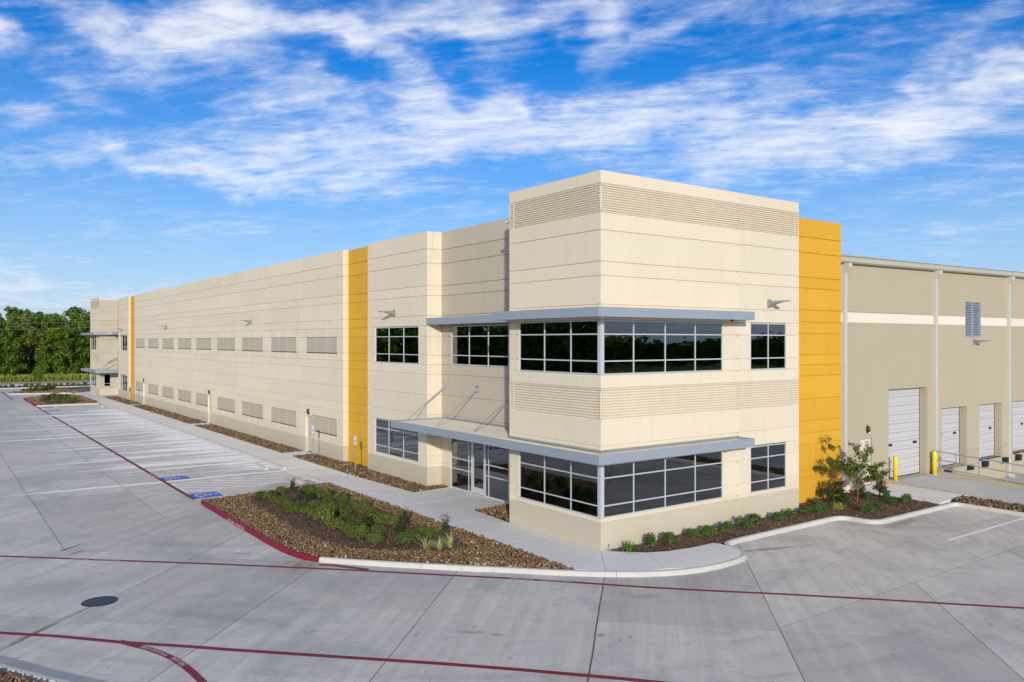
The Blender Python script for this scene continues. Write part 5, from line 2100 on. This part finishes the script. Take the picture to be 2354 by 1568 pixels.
def parking_sign(label, x, y, z0, top):
    t = thing('parking_sign', label, 'sign', (x, y, z0), 'accessible parking signs on posts')
    mb = MB()
    mb.box(-.012, .012, -.028, .028, -.3, top)
    mb_local(mb, 'post', GALV, t)
    mb = MB()
    d = -.015
    mb.box(d - .006, d, -.152, .152, top - .47, top - .005)
    p = mb_local(mb, 'sign_plate', SIGNWHITE, t)
    mb = MB()
    mb.box(d - .0085, d - .0065, -.065, .065, top - .38, top - .215)
    s = mb_local(mb, 'sign_square', SIGNBLUE, p)
    for body, za, zb, w, mat in (("RESERVED", top - .085, top - .03, .25, SIGNTEAL), ("PARKING", top - .165, top - .11, .22, SIGNTEAL)):
        if body not in TEXTS:
            TEXTS[body] = text_mesh(body)
        vs, fs = TEXTS[body]
        mb = MB()
        mb.add([(d - .008, w / 2 - a * w, za + b * (zb - za)) for a, b in vs], fs)
        mb_local(mb, 'sign_lettering', mat, p)
    mb = MB()       # small wheelchair figure
    ring = [(math.cos(R(160 + i * 20)) * .034, math.sin(R(160 + i * 20)) * .034) for i in range(12)]
    zc = top - .325
    for i in range(11):
        a, b = ring[i], ring[i + 1]
        mb.quad((d - .0095, -a[0], zc + a[1]), (d - .0095, -b[0], zc + b[1]), (d - .0095, -b[0] * .7, zc + b[1] * .7), (d - .0095, -a[0] * .7, zc + a[1] * .7), (-1, 0, 0))
    mb.box(d - .0098, d - .009, -.006, .008, zc, zc + .06)
    mb.box(d - .0098, d - .009, -.008, .010, zc + .065, zc + .083)
    mb_local(mb, 'access_symbol', SIGNWHITE, p)


parking_sign('white and blue parking sign on a post before the nearest fire door', .27, 25.05, .03, 1.98)
parking_sign('white and blue parking sign on a post before the near yellow strip', .28, 19.37, .03, 1.91)
parking_sign('small distant parking sign before the far wing window', .36, 81.5, .03, 1.9)
parking_sign('small distant parking sign before the far yellow strip', .38, 76.2, .03, 1.88)


def wheel_stop(label, x, y0, y1):
    t = thing('wheel_stop', label, 'wheel stop', (x, (y0 + y1) / 2, LZ), 'concrete wheel stops')
    h = (y1 - y0) / 2
    mb = MB()
    v = [(-.13, -h, 0), (.13, -h, 0), (.13, h, 0), (-.13, h, 0), (-.07, -h + .06, .12), (.07, -h + .06, .12), (.07, h - .06, .12), (-.07, h - .06, .12)]
    mb.add(v, [(4, 5, 6, 7), (0, 1, 5, 4), (1, 2, 6, 5), (2, 3, 7, 6), (3, 0, 4, 7)])
    mb_local(mb, 'block', KERB, t)
    for q in (-h * .6, h * .6):
        mb = MB()
        mb.tube([(0, q, .11), (0, q, .128)], .022, 8)
        mb_local(mb, 'pin', GALV, t)


wheel_stop('low concrete wheel stop at the head of the stall beyond the hatched aisle', -2.86, 23.9, 25.7)
wheel_stop('low concrete wheel stop at the head of the stall beside the planted island', -2.88, 18.4, 20.1)
wheel_stop('small distant wheel stop nearest to the far planted island', -2.7, 79.4, 81.0 - .75)
wheel_stop('small distant wheel stop just before the far accessible stalls', -2.7, 75.3, 76.8)

mh = thing('manhole_cover', 'round black cast iron manhole cover set in the concrete drive', 'manhole cover', (-14.18, 4.45, LZ))
mb = MB()
mb.tube([(0, 0, -.06), (0, 0, .006)], .455, 48)
mb_local(mb, 'ring_frame', BRONZE, mh)
iron = simple('cast_iron', (0.05, 0.053, 0.056), 0.45, 0.5, 0.3, 12)
mb = MB()
mb.tube([(0, 0, .0), (0, 0, .012)], .39, 48)
cv = mb_local(mb, 'cover', iron, mh)
worn = simple('worn_iron', (0.10, 0.105, 0.11), 0.4, 0.6, 0.4, 10)
for rr in (.35, .29, .23, .12):
    mb = MB()
    for k in range(40):
        a, b = R(k * 9), R(k * 9 + 9)
        if rr == .29 and k % 4 == 0:
            continue
        q = [(math.cos(t) * r_, math.sin(t) * r_, .018) for r_, t in ((rr, a), (rr, b), (rr + .016, b), (rr + .016, a))]
        mb.quad(*q, hint=(0, 0, 1))
    mb_local(mb, 'raised_ring', worn, cv)

# lettering on the red kerb face
lettering('stencil_lettering', "FIRE LANE", lambda s, t: (-8.401 - .0 + .010 * t, 12.40 - .82 * s, -.125 + .088 * t), TEXTPAINT, kerb_front)
lettering('stencil_lettering', "TOW AWAY ZONE", lambda s, t: (-8.401 - .0 + .010 * t, 11.42 - 1.05 * s, -.125 + .088 * t), TEXTPAINT, kerb_front)
lettering('stencil_lettering', "FIRE LANE", lambda s, t: (-8.43 + .010 * t, 86.2 - 1.0 * s, -.125 + .088 * t), TEXTPAINT, kerb_far)


def flag(label, x, y, z):
    t = thing('survey_flag', label, 'marker flag', (x, y, z), 'purple marker flags')
    mb = MB()
    mb.tube([(0, 0, -.1), (.01, 0, .2)], .004, 5)
    mb_local(mb, 'wire_stake', GALV, t)
    mb = MB()
    a, b, c, d = (.01, 0, .21), (-.06, -.05, .17), (-.05, -.07, .08), (.005, -.01, .12)
    mb.add([a, b, c, d, (.012, .004, .21), (-.058, -.046, .17), (-.048, -.066, .08), (.007, -.006, .12)], [(0, 1, 2, 3), (7, 6, 5, 4), (0, 4, 5, 1), (1, 5, 6, 2), (2, 6, 7, 3), (3, 7, 4, 0)])
    mb_local(mb, 'flag', PURPLE, t)


flag('small purple marker flag at the bottom of the tower corner', .28, -.10, .0)
flag('small purple marker flag at the back tip of the planted island', -3.0, 16.9, .02)
flag('small purple marker flag in the mulch beside the fire door landing', 16.35, -2.26, .02)

# ------------------------------------------------------------------ planting
def dome_leaves(n, r, h, size, lobes, rng, aspect=0.6, up=0.35, zr=(.26, .56)):
    """leaves on the shells of several lobes that make an uneven mound"""
    cs = []
    for _ in range(lobes):
        a = rng.uniform(0, 6.283)
        q = r * 0.62 * math.sqrt(rng.uniform(0, 1))
        cs.append((q * math.cos(a), q * math.sin(a), h * rng.uniform(*zr), r * rng.uniform(.34, .54)))
    cs = np.array(cs)
    k = rng.integers(0, lobes, n)
    d = rng.normal(size=(n, 3))
    d[:, 2] = np.abs(d[:, 2]) * 1.25 - .62
    d /= np.linalg.norm(d, axis=1, keepdims=True)
    rad = cs[k, 3] * rng.uniform(.45, 1.15, n) ** .7
    c = cs[k, :3] + d * rad[:, None] * np.array([1, 1, .95])
    c[:, 2] = np.maximum(c[:, 2], .03)
    nr = d + rng.normal(size=(n, 3)) * .55 + np.array([0, 0, up])
    return leaf_quads(c, nr, rng.uniform(size * .7, size * 1.35, n), aspect, rng)


def stems(parent, r, h, n, rng, mat=BARK, rad=.008, name='stem'):
    mb = MB()
    for _ in range(n):
        a = rng.uniform(0, 6.283)
        q = r * rng.uniform(.3, .7)
        mb.tube([(0, 0, -.04), (q * .4 * math.cos(a), q * .4 * math.sin(a), h * .4), (q * math.cos(a), q * math.sin(a), h * .75)], [rad, rad * .8, rad * .4], 5, False)
    return mb_local(mb, name, mat, parent)


def protoshrub(name, label, cat, mat, n, r, h, size, lobes, seed, aspect=.6):
    rng = np.random.default_rng(seed)
    t = thing(name, label, cat)
    v, f = dome_leaves(n, r, h, size, lobes, rng, aspect)
    np_mesh('foliage', v, f, mat, t)
    stems(t, r, h, 7, rng)
    return t


class Maker:
    """places a set of shrub shapes: each shape is first used itself, then copied"""
    def __init__(self, protos, zs=(.78, 1.22)):
        self.p = protos
        self.zs = zs
        self.used = [False] * len(protos)
        self.i = 0

    def put(self, x, y, z, label, group, scale=1.0):
        k = self.i % len(self.p)
        self.i += 1
        rot = random.uniform(0, 6.28)
        sc = (scale * random.uniform(.93, 1.07), scale * random.uniform(.93, 1.07), scale * random.uniform(*self.zs))
        if not self.used[k]:
            self.used[k] = True
            o = self.p[k]
            o.location = (x, y, z)
            o.rotation_euler = (0, 0, rot)
            o.scale = sc
            tag(o, label, None, group)
            return o
        return copy_tree(self.p[k], (x, y, z), rot, label, group, sc)


box_m = Maker([protoshrub('mound_shrub', 'x', 'shrub', LEAF_SHRUB, 1150, .34, .46, .052, 8 + s, 100 + s, .62) for s in range(6)])
isl = [(-6.01, 15.19, .26), (-5.9, 14.68, .25), (-5.87, 13.85, .27), (-5.84, 13.0, .27), (-5.06, 15.51, .24), (-6.03, 11.59, .32), (-5.79, 11.08, .27), (-5.08, 11.62, .3), (-4.73, 11.2, .28), (-4.83, 10.14, .27), (-5.77, 10.04, .29), (-5.74, 9.08, .38), (-4.84, 9.02, .29), (-4.03, 10.95, .28), (-3.9, 9.93, .32), (-3.79, 9.19, .29), (-5.91, 7.91, .31), (-5.73, 7.17, .31), (-5.85, 5.98, .33), (-5.63, 5.08, .27), (-4.85, 8.02, .22), (-4.86, 6.24, .3), (-4.0, 7.7, .32), (-3.87, 7.09, .28), (-4.65, 4.56, .33), (-3.67, 5.41, .27), (-3.7, 4.72, .24), (-3.9, 15.42, .29), (-4.14, 14.15, .33), (-3.99, 13.45, .32), (-3.9, 12.8, .25), (-3.73, 12.3, .27)]
G_ISL = 'low mound shrubs in the front island bed'
ORD = ['first', 'second', 'third', 'fourth', 'fifth', 'sixth', 'seventh', 'eighth', 'ninth', 'tenth', 'eleventh', 'twelfth', 'thirteenth', 'fourteenth']
rows_i = {'in the island row by the red kerb': [q for q in isl if q[0] < -5.5],
          'in the middle island row': [q for q in isl if -5.5 <= q[0] < -4.5],
          'in the island row by the building': [q for q in isl if q[0] >= -4.5]}
for where, lst in rows_i.items():
    for k, (x, y, r) in enumerate(sorted(lst, key=lambda q: -q[1])):
        box_m.put(x, y, .01, 'green mound shrub %s, %s from the stalls' % (where, ORD[k]), G_ISL, r / .258)


def rose(name, label, x, y, z, r, h, mat, petals, n, seed, pet_mat=PETALR, size=.045, spiky=0):
    rng = np.random.default_rng(seed)
    t = thing(name, label, 'rose bush' if petals else 'shrub', (x, y, z))
    v, f = dome_leaves(n, r, h, size, 10, rng, .6, .35, (.10, .80))
    if spiky:
        # tall shoots
        m = n // 3
        k = rng.integers(0, spiky, m)
        a = np.linspace(0, 5.5, spiky)[k]
        s = rng.uniform(.3, 1, m)
        c = np.stack([np.cos(a) * r * .5 * s, np.sin(a) * r * .5 * s, h * (.5 + .9 * s)], 1) + rng.normal(size=(m, 3)) * .05
        v2, f2 = leaf_quads(c, rng.normal(size=(m, 3)) + np.array([0, 0, .5]), rng.uniform(size * .7, size * 1.3, m), .6, rng)
        f = np.concatenate([f, f2 + len(v)])
        v = np.concatenate([v, v2])
    v = v.copy()
    top = v[:, 2].max()
    np_mesh('foliage', v + np.array([x, y, z]), f, mat, t)
    stems(t, r, h * (1.5 if spiky else 1), 8, rng, BARKDK, .009)
    for i in range(petals):
        mb = MB()
        a = rng.uniform(0, 6.28)
        q = r * rng.uniform(.2, 1.0)
        zz = h * rng.uniform(.55, 1.05) if not spiky else h * rng.uniform(.7, 1.45)
        c = Vector((q * math.cos(a), q * math.sin(a), zz))
        for ring, (pr, pn) in enumerate(((.08, 6), (.05, 5))):
            for k in range(pn):
                th = 6.283 * k / pn + ring
                d = Vector((math.cos(th), math.sin(th), .3 + ring * .7))
                s = Vector((-math.sin(th), math.cos(th), 0))
                p = [c, c + d * pr * .7 + s * pr * .45, c + d * pr * 1.15, c + d * pr * .7 - s * pr * .45]
                mb.quad(*p)
        mb_local(mb, 'rose_flower', pet_mat, t)
    return t


rose('dark_shrub', 'tall slim dark green shrub at the back end of the front island', -4.38, 16.08, .0, .16, .45, LEAF_DARK, 0, 700, 21, spiky=4)
rose('dark_shrub', 'dark green shrub behind the back mounds of the front island, beside the slim one', -4.77, 14.1, .0, .24, .5, LEAF_DARK, 0, 900, 22)
rose('dark_shrub', 'dark green leafy shrub in the island middle row, third from the stall end', -4.75, 13.18, .0, .27, .5, LEAF_DARK, 0, 900, 23)
rose('dark_shrub', 'dark green leafy shrub in the centre of the front island', -4.77, 7.46, .0, .25, .48, LEAF_DARK, 0, 900, 24)
rose('dark_shrub', 'tall dark green shrub on the building side of the front island', -4.12, 6.03, .0, .28, .62, LEAF_DARK, 2, 1100, 25, spiky=3)
rose('dark_shrub', 'small dark upright shrub behind the striped grass tufts', -3.0, 4.9, .0, .2, .5, LEAF_DARK, 0, 700, 26, spiky=3)


def blades(name, label, cat, x, y, z, n, L, w, mat, seed, spread=.9, group=None, curl=.5, part='blade'):
    rng = np.random.default_rng(seed)
    t = thing(name, label, cat, (x, y, z), group)
    for i in range(n):
        a = rng.uniform(0, 6.283)
        le = rng.uniform(0, spread)
        ln = L * rng.uniform(.65, 1.1)
        d = Vector((math.cos(a) * math.sin(le), math.sin(a) * math.sin(le), math.cos(le)))
        s = Vector((-math.sin(a), math.cos(a), 0))
        base = Vector((rng.uniform(-.05, .05), rng.uniform(-.05, .05), -.01))
        mb = MB()
        prev = None
        for q in range(5):
            tq = q / 4
            c = base + d * ln * tq + Vector((math.cos(a), math.sin(a), -1.1)) * curl * ln * .5 * tq ** 2.4
            ww = w * (1 - tq ** 1.8) + .002
            cur = (c - s * ww / 2, c + Vector((0, 0, -.12 * ww)), c + s * ww / 2)
            if prev:
                mb.quad(prev[0], prev[1], cur[1], cur[0])
                mb.quad(prev[1], prev[2], cur[2], cur[1])
            prev = cur
        mb_local(mb, part, mat, t)
    return t


blades('striped_grass', 'pale yellow-green striped grass tuft nearest to the red kerb', 'grass plant', -4.58, 3.48, .02, 40, .64, .034, LEAF_STRIPE, 31, 1.0, 'striped grass tufts at the island tip')
blades('striped_grass', 'pale yellow-green striped grass tuft in the middle of the three', 'grass plant', -4.25, 3.2, .02, 36, .56, .034, LEAF_STRIPE, 32, 1.0, 'striped grass tufts at the island tip')
blades('striped_grass', 'upright pale striped grass tuft nearest to the building', 'grass plant', -3.81, 3.25, .02, 42, .72, .034, LEAF_STRIPE, 33, .75, 'striped grass tufts at the island tip')
blades('fern', 'bright green spiky fern at the foot of the tower corner', 'fern', .63, -.66, .02, 44, .46, .045, LEAF_FERN, 34, .95, None, .35, 'frond')

glossy_m = Maker([protoshrub('round_shrub', 'x', 'shrub', LEAF_SHRUB2, 1100, .32, .50, .055, 6 + s, 200 + s, .55) for s in range(4)], (.88, 1.12))
fac = [(1.72, -.57, .28), (2.45, -.78, .3), (3.65, -.78, .29), (4.37, -.86, .29), (5.35, -.75, .3), (6.44, -.74, .31), (7.3, -.67, .31), (8.5, -.72, .27), (9.42, -.61, .24), (10.39, -.63, .27)]
ordn = ['first', 'second', 'third', 'fourth', 'fifth', 'sixth', 'seventh', 'eighth', 'ninth', 'tenth']
for k, (x, y, r) in enumerate(fac):
    glossy_m.put(x, y, .0, 'round green shrub along the tower base, %s from the spiky fern' % ordn[k], 'round shrubs along the tower base', r / .29)
right = [(10.9, -.9, .28, 'round green shrub in the mulch just past the tower, left of a pair'),
         (11.55, -.65, .27, 'round green shrub in the mulch just past the tower, right of a pair'),
         (12.49, .27, .23, 'small green shrub close to the foot of the right yellow strip'),
         (12.55, -2.0, .30, 'green shrub nearest to the kerb corner of the right bed'),
         (13.67, -1.9, .24, 'green shrub before the small tree, on the kerb side of the mulch'),
         (15.01, -1.62, .25, 'green shrub right of the small tree, halfway to the landing'),
         (15.87, -1.75, .30, 'large green shrub at the landing edge beside the purple flag'),
         (15.1, -.5, .30, 'green shrub behind the small tree trunk')]
for (x, y, r, lb) in right:
    glossy_m.put(x, y, .0, lb, 'green shrubs around the small tree', r / .29)
br = protoshrub('bright_shrub', 'bright yellow-green shrub in front of the rose bushes', 'shrub', LEAF_BRIGHT, 900, .3, .48, .05, 6, 301)
br.location = (12.0, -1.0, 0)
rose('rose_bush', 'tall rose bush with reddish shoots against the right yellow strip', 13.25, .25, .0, .34, .66, LEAF_ROSE, 6, 2000, 41, PETALR, .05, 4)
rose('rose_bush', 'rose bush with a crown of pink flowers beside the downspout', 14.40, .45, .0, .36, .88, LEAF_ROSE, 18, 1800, 42, PETALP, .05, 0)
rose('rose_bush', 'low rose bush with crimson flowers left of the tree trunk', 13.75, -.3, .0, .36, .58, LEAF_ROSE, 11, 1600, 43, PETALR, .05, 0)
rose('rose_bush', 'tall loose rose bush with red flowers before the fire door', 16.0, .45, .0, .30, .66, LEAF_ROSE, 9, 1500, 44, PETALR, .05, 5)
rose('rose_bush', 'tall leafy rose bush at the fire door landing, right of the tree', 16.3, -.35, .0, .32, .72, LEAF_ROSE, 9, 1700, 45, PETALR, .05, 4)
rose('rose_bush', 'low shrub with one red flower head near the landing', 15.9, -.85, .0, .28, .48, LEAF_SHRUB2, 3, 900, 46, PETALR, .05, 0)


# the small multi-stemmed tree
def myrtle():
    base = Vector((14.38, -.44, 0))
    t = thing('myrtle_tree', 'small multi-stemmed tree with sparse leafy crown before the yellow strip', 'tree', base)
    rng = np.random.default_rng(77)
    fork = Vector((.02, -.01, .50))
    mb = MB()
    mb.tube([(0, 0, -.1), (.015, 0, .25), fork], [.026, .022, .019], 8)
    mb_local(mb, 'trunk', BARK, t)
    right = Vector((0.80961, -0.58697, 0))
    fwd = Vector((.587, .81, 0))
    # ends of the limbs: sideways, depth, height
    ends = [(-1.60, .15, 1.50), (-1.30, -.35, 1.88), (-1.28, .2, 2.72), (-.80, .4, 1.75), (-.55, -.4, 1.95), (-.02, .25, 2.50), (.15, -.35, 2.0), (.60, .3, 2.28),
            (.98, -.1, 1.70), (.62, -.5, 1.15), (1.32, .3, 1.30), (-.6, -.45, 1.40), (.1, .5, 1.45), (.95, .4, .98), (-.45, .3, 1.55), (.45, -.2, 1.55)]
    lc, ln = [], []
    for (s, d, z) in ends:
        e = right * s * 1.08 + fwd * d + Vector((0, 0, z))
        m1 = fork.lerp(e, .42) + Vector((0, 0, .12 + .1 * random.random())) + right * random.uniform(-.06, .06)
        m2 = fork.lerp(e, .74) + Vector((0, 0, .10)) + fwd * random.uniform(-.06, .06)
        mb = MB()
        pts = [fork, m1, m2, e]
        mb.tube(pts, [.012, .009, .006, .003], 6, False)
        for _ in range(5):          # twigs
            q = m1.lerp(e, random.uniform(.2, .95))
            tw = q + Vector((random.uniform(-.28, .28), random.uniform(-.28, .28), random.uniform(-.05, .10)))
            mb.tube([q, tw], [.005, .002], 4, False)
            for k in range(34):
                p = q.lerp(tw, random.uniform(.3, 1.05))
                lc.append(p + Vector(rng.normal(size=3) * .055))
        mb_local(mb, 'limb', BARK, t)
        for k in range(120 if z < 2.4 else 40):
            q = .25 + .75 * random.random() ** .7
            p = (m1.lerp(m2, q / .5) if q < .5 else m2.lerp(e, (q - .5) / .5))
            sp = .12 if z < 2.4 else .06
            lc.append(p + Vector(rng.normal(size=3) * np.array([sp, sp, sp * .34])))
    lc = np.array([tuple(p) for p in lc])
    nr = rng.normal(size=(len(lc), 3)) * .7 + np.array([0, 0, .8])
    v, f = leaf_quads(lc, nr, rng.uniform(.07, .12, len(lc)), .6, rng)
    np_mesh('crown', v + np.array(base), f, LEAF_MYRTLE, t)
    return t


myrtle()

# far planting
far_m = Maker([protoshrub('spreading_shrub', 'x', 'shrub', LEAF_SHRUB, 1000, .5, .62, .10, 8, 400 + s) for s in range(3)])
for (x, y, r) in [(-6.53, 88.6, .5), (-5.59, 88.8, .55), (-4.96, 87.3, .6), (-6.17, 83.07, .53), (-5.36, 81.9, .38), (-4.5, 83.68, .47), (-4.79, 86.0, .5), (-5.4, 84.8, .5)]:
    far_m.put(x, y, .0, 'dark green spreading shrub in the far island beside the second red kerb', 'shrubs in the far island', r / .42)
for (x, y, r) in [(-7.02, 108.0, .4), (-6.35, 107.8, .45), (-5.51, 109.2, .45), (-5.28, 107.9, .45), (-4.41, 109.7, .5), (-4.0, 111.2, .45), (-3.33, 113.5, .45), (-2.9, 115.2, .4)]:
    far_m.put(x, y, .0, 'small dark shrub in the rounded island at the end of the car park', 'shrubs in the end island', r / .42)
hx = -10.5
n = 0
while hx < 5:
    far_m.put(hx + random.uniform(-.1, .1), 122.9 + random.uniform(-.5, .4), -.02, 'small round shrub in the row along the far edge of the car park', 'row of shrubs along the far kerb', random.uniform(.55, .95))
    hx += random.uniform(.7, 1.0)


def sapling(label, x, y, seed, h=3.4):
    t = thing('staked_tree', label, 'tree', (x, y, 0), 'staked young trees at the far end')
    rng = np.random.default_rng(seed)
    mb = MB()
    mb.tube([(0, 0, -.1), (.03, 0, h * .5), (0, .03, h * .95)], [.05, .04, .012], 6)
    mb_local(mb, 'trunk', BARKDK, t)
    n = 900
    d = rng.normal(size=(n, 3))
    d /= np.linalg.norm(d, axis=1, keepdims=True)
    c = d * rng.uniform(.25, 1.0, n)[:, None] * np.array([.85, .85, 1.15]) + np.array([0, 0, h * .72])
    v, f = leaf_quads(c, d + rng.normal(size=(n, 3)), rng.uniform(.1, .2, n), .6, rng)
    np_mesh('crown', v + np.array([x, y, 0]), f, LEAF_TREE, t)
    for (sx, sy) in ((.7, .0), (-.2, .6), (.25, -.55)):
        mb = MB()
        mb.tube([(sx, sy, -.1), (sx * .92, sy * .92, 2.2)], .035, 5)
        mb_local(mb, 'stake', WOODSTAKE, t)
    return t


sapling('young staked tree in the rounded island before the far wood', -5.4, 108.6, 51)
sapling('young staked tree half hidden behind the far tower', 4.2, 124.2, 52, 3.0)

# tall grass before the wood
n = 22000
gx = RNG.uniform(-60, 16, n)
gy = RNG.uniform(146.5, 156, n)
L = RNG.uniform(.4, 1.2, n) * (0.6 + 0.5 * RNG.random(n))
c = np.stack([gx, gy, -0.3 + L * .45], 1)
nr = RNG.normal(size=(n, 3))
nr[:, 2] *= .15
nr /= np.linalg.norm(nr, axis=1, keepdims=True)
sd = np.cross(nr, np.array([0, 0, 1.0]))
v = np.empty((n, 4, 3))
up = np.stack([RNG.normal(size=n) * .25, RNG.normal(size=n) * .25, np.ones(n)], 1)
v[:, 0] = c - up * L[:, None] * .5 - sd * .06
v[:, 1] = c - up * L[:, None] * .5 + sd * .06
v[:, 2] = c + up * L[:, None] * .5 + sd * .10 * RNG.uniform(.3, 1, n)[:, None]
v[:, 3] = c + up * L[:, None] * .5 - sd * .10 * RNG.uniform(.3, 1, n)[:, None]
tag(np_mesh('tall_grass', v.reshape(-1, 3), np.arange(n * 4).reshape(n, 4), GRASSM), None, None, None, 'stuff')
# short rough grass on the verge
n = 5000
gx = RNG.uniform(-40, 14, n)
gy = RNG.choice([0, 1], n) * 8.2 + RNG.uniform(134.2, 138.6, n)
c = np.stack([gx, gy, np.full(n, -.22)], 1)
v, f = leaf_quads(c, RNG.normal(size=(n, 3)) * .6 + np.array([0, 0, .6]), RNG.uniform(.2, .45, n), .5)
tag(np_mesh('verge_grass', v, f, leaf_mat('verge_grass', (.10, .13, .02), (.22, .24, .05))), None, None, None, 'stuff')


# ------------------------------------------------------------------ the wood
def crown_points(n, rad, h0, h1, lobes, rng):
    cs = []
    for i in range(lobes):
        a = rng.uniform(0, 6.283)
        tz = rng.uniform(0, 1)
        rr = rad * (1 - .65 * tz ** 1.6) * rng.uniform(.25, .85)
        cs.append((rr * math.cos(a), rr * math.sin(a), h0 + (h1 - h0) * (.08 + .86 * tz), rad * rng.uniform(.22, .42) * (1 - .35 * tz)))
    cs = np.array(cs)
    k = rng.integers(0, lobes, n)
    d = rng.normal(size=(n, 3))
    d /= np.linalg.norm(d, axis=1, keepdims=True)
    c = cs[k, :3] + d * (cs[k, 3] * rng.uniform(.35, 1.1, n))[:, None] * np.array([1, 1, .8])
    return c, d


def wood_tree(name, label, seed, h, rad, n, leaf, mat, lobes, h0):
    rng = np.random.default_rng(seed)
    t = thing(name, label, 'tree')
    c, d = crown_points(n, rad, h * h0, h, lobes, rng)
    v, f = leaf_quads(c, d + rng.normal(size=(n, 3)) * .6 + np.array([0, 0, .3]), rng.uniform(leaf * .6, leaf * 1.4, n), .7, rng)
    np_mesh('crown', v, f, mat, t)
    mb = MB()
    mb.tube([(0, 0, -.5), (.1, .05, h * .35), (-.05, .1, h * .8)], [.24, .18, .05], 7)
    for k in range(6):
        a = rng.uniform(0, 6.28)
        z = h * rng.uniform(.3, .7)
        mb.tube([(0, 0, z), (math.cos(a) * rad * .55, math.sin(a) * rad * .55, z + h * .12)], [.07, .02], 5, False)
    mb_local(mb, 'trunk', BARKDK, t)
    return t


broad = [wood_tree('broadleaf_tree', 'x', 500 + s, 13.0, 3.5, 4600, .42, LEAF_TREE, 46, .03) for s in range(4)]
pine = [wood_tree('pine_tree', 'x', 520 + s, 13.8, 3.6, 3000, .46, LEAF_PINE, 26, .22) for s in range(2)]
BM, PM = Maker(broad, (.93, 1.03)), Maker(pine, (.93, 1.03))
rng = np.random.default_rng(5)
front = [(-7.6, 158, 'b', .86), (-5.0, 157.5, 'b', .80), (-2.0, 159.5, 'p', .95), (.6, 157.4, 'b', .62), (2.2, 158.0, 'b', .80), (4.9, 157.4, 'b', .88), (7.6, 158.4, 'b', .95)]
for k, (x, y, kd, s) in enumerate(front):
    lb = 'broad olive-green pine standing out in the front of the wood' if kd == 'p' else 'leafy green tree in the front of the wood beyond the lawn, %s from the left' % ORD[k]
    (PM if kd == 'p' else BM).put(x, y, -.3, lb, 'front trees of the wood', s)
for row, (yy, hs) in enumerate(((162.0, 1.0), (166.0, 1.07), (171.0, 1.14))):
    x = -18.0 + row
    while x < 13:
        dark = rng.uniform() < .3
        (PM if dark else BM).put(x, yy + rng.uniform(-1.2, 1.2), -.3, 'tall dark tree rising in the back rows of the wood', 'back trees of the wood', hs * rng.uniform(.86, 1.02))
        x += rng.uniform(2.4, 3.6)


def belt(name, pts, n, h, depth, leaf, seed):
    """distant wood that reads as one mass"""
    rng = np.random.default_rng(seed)
    L = [0]
    for i in range(len(pts) - 1):
        L.append(L[-1] + math.dist(pts[i], pts[i + 1]))
    s = rng.uniform(0, L[-1], n)
    x = np.interp(s, L, [p[0] for p in pts])
    y = np.interp(s, L, [p[1] for p in pts])
    hh = h * (.72 + .22 * np.sin(s * .21) * np.sin(s * .083 + 2) + .16 * np.sin(s * .9 + 1))
    z = hh * rng.uniform(0, 1, n) ** .8
    off = rng.uniform(-1, 1, n) * depth * np.sqrt(np.clip(1 - (z / (hh + .01) - .3) ** 2, 0.05, 1))
    c = np.stack([x + off * .7, y + off * .7, z], 1)
    v, f = leaf_quads(c, rng.normal(size=(n, 3)) + np.array([0, 0, .4]), rng.uniform(leaf * .6, leaf * 1.4, n), .7, rng)
    tag(np_mesh(name, v, f, LEAF_TREE), None, None, None, 'stuff')


belt('far_woods', [(-14, 164), (-60, 162), (-95, 150), (-100, 60), (-105, -30)], 40000, 16, 7, 1.5, 61)
belt('far_woods', [(-20, -190), (60, -185), (150, -150), (220, -90)], 22000, 8.6, 8, 1.5, 62)
belt('far_woods', [(17, 162), (60, 175), (140, 190)], 7000, 15, 7, 1.5, 63)

# power lines between poles beyond both sides of the view
def pole(label, x, y, h):
    t = thing('utility_pole', label, 'pole', (x, y, -.3), 'utility poles along the far road')
    mb = MB()
    mb.tube([(0, 0, -.5), (0, 0, h)], [.17, .12], 10)
    mb_local(mb, 'shaft', BARK, t)
    for zc in (h - .5, h - 1.6):
        mb = MB()
        mb.box(-.06, .06, -1.1, 1.1, zc, zc + .11)
        mb_local(mb, 'crossarm', BARK, t)
    return t


wires = [(12.67, 12.85, 'topmost thin power line against the tree tops'), (11.03, 11.69, 'second power line from the top across the wood'), (9.93, 10.61, 'third power line from the top across the wood'),
         (8.88, 9.49, 'fourth power line from the top across the wood'), (4.63, 5.51, 'upper dark cable low across the wood'), (4.17, 5.03, 'lower dark cable low across the wood')]
for k, (z0, z1, lb) in enumerate(wires):
    dz = (z1 - z0) / 14.32
    pts = []
    for q in range(25):
        x = -62 + q * 104 / 24
        sag = 0.0009 * ((x + .05) ** 2 - 51)
        pts.append((x, 150.0 + (.8 if k % 2 else -.8), z0 + (x + 7.21) * dz + max(sag, -0.05) * 1.2))
    mb = MB()
    mb.tube(pts, .022 if k < 4 else .03, 5, False)
    o = mb.build('power_line', WIRE if k < 4 else RUBBER)
    tag(o, lb, 'power line', 'power lines before the wood')

mb = MB()
mb.box(.004, .296, 94.63, 94.9, 12.10, 12.545)
mb.build('parapet_end', CREAM, W)
hall = thing('distant_hall', 'long white hall far across the road, seen only as a reflection in the tower windows', 'building', (95, -150, -.3))
mb = MB()
mb.box(70, 128, -165, -150, -.3, 7.2)
mb.build('wall', WHITEBAND, hall)
mb = MB()
mb.box(69.5, 128.5, -165.5, -149.5, 7.21, 7.7)
mb.build('roof', GUTTER, hall)
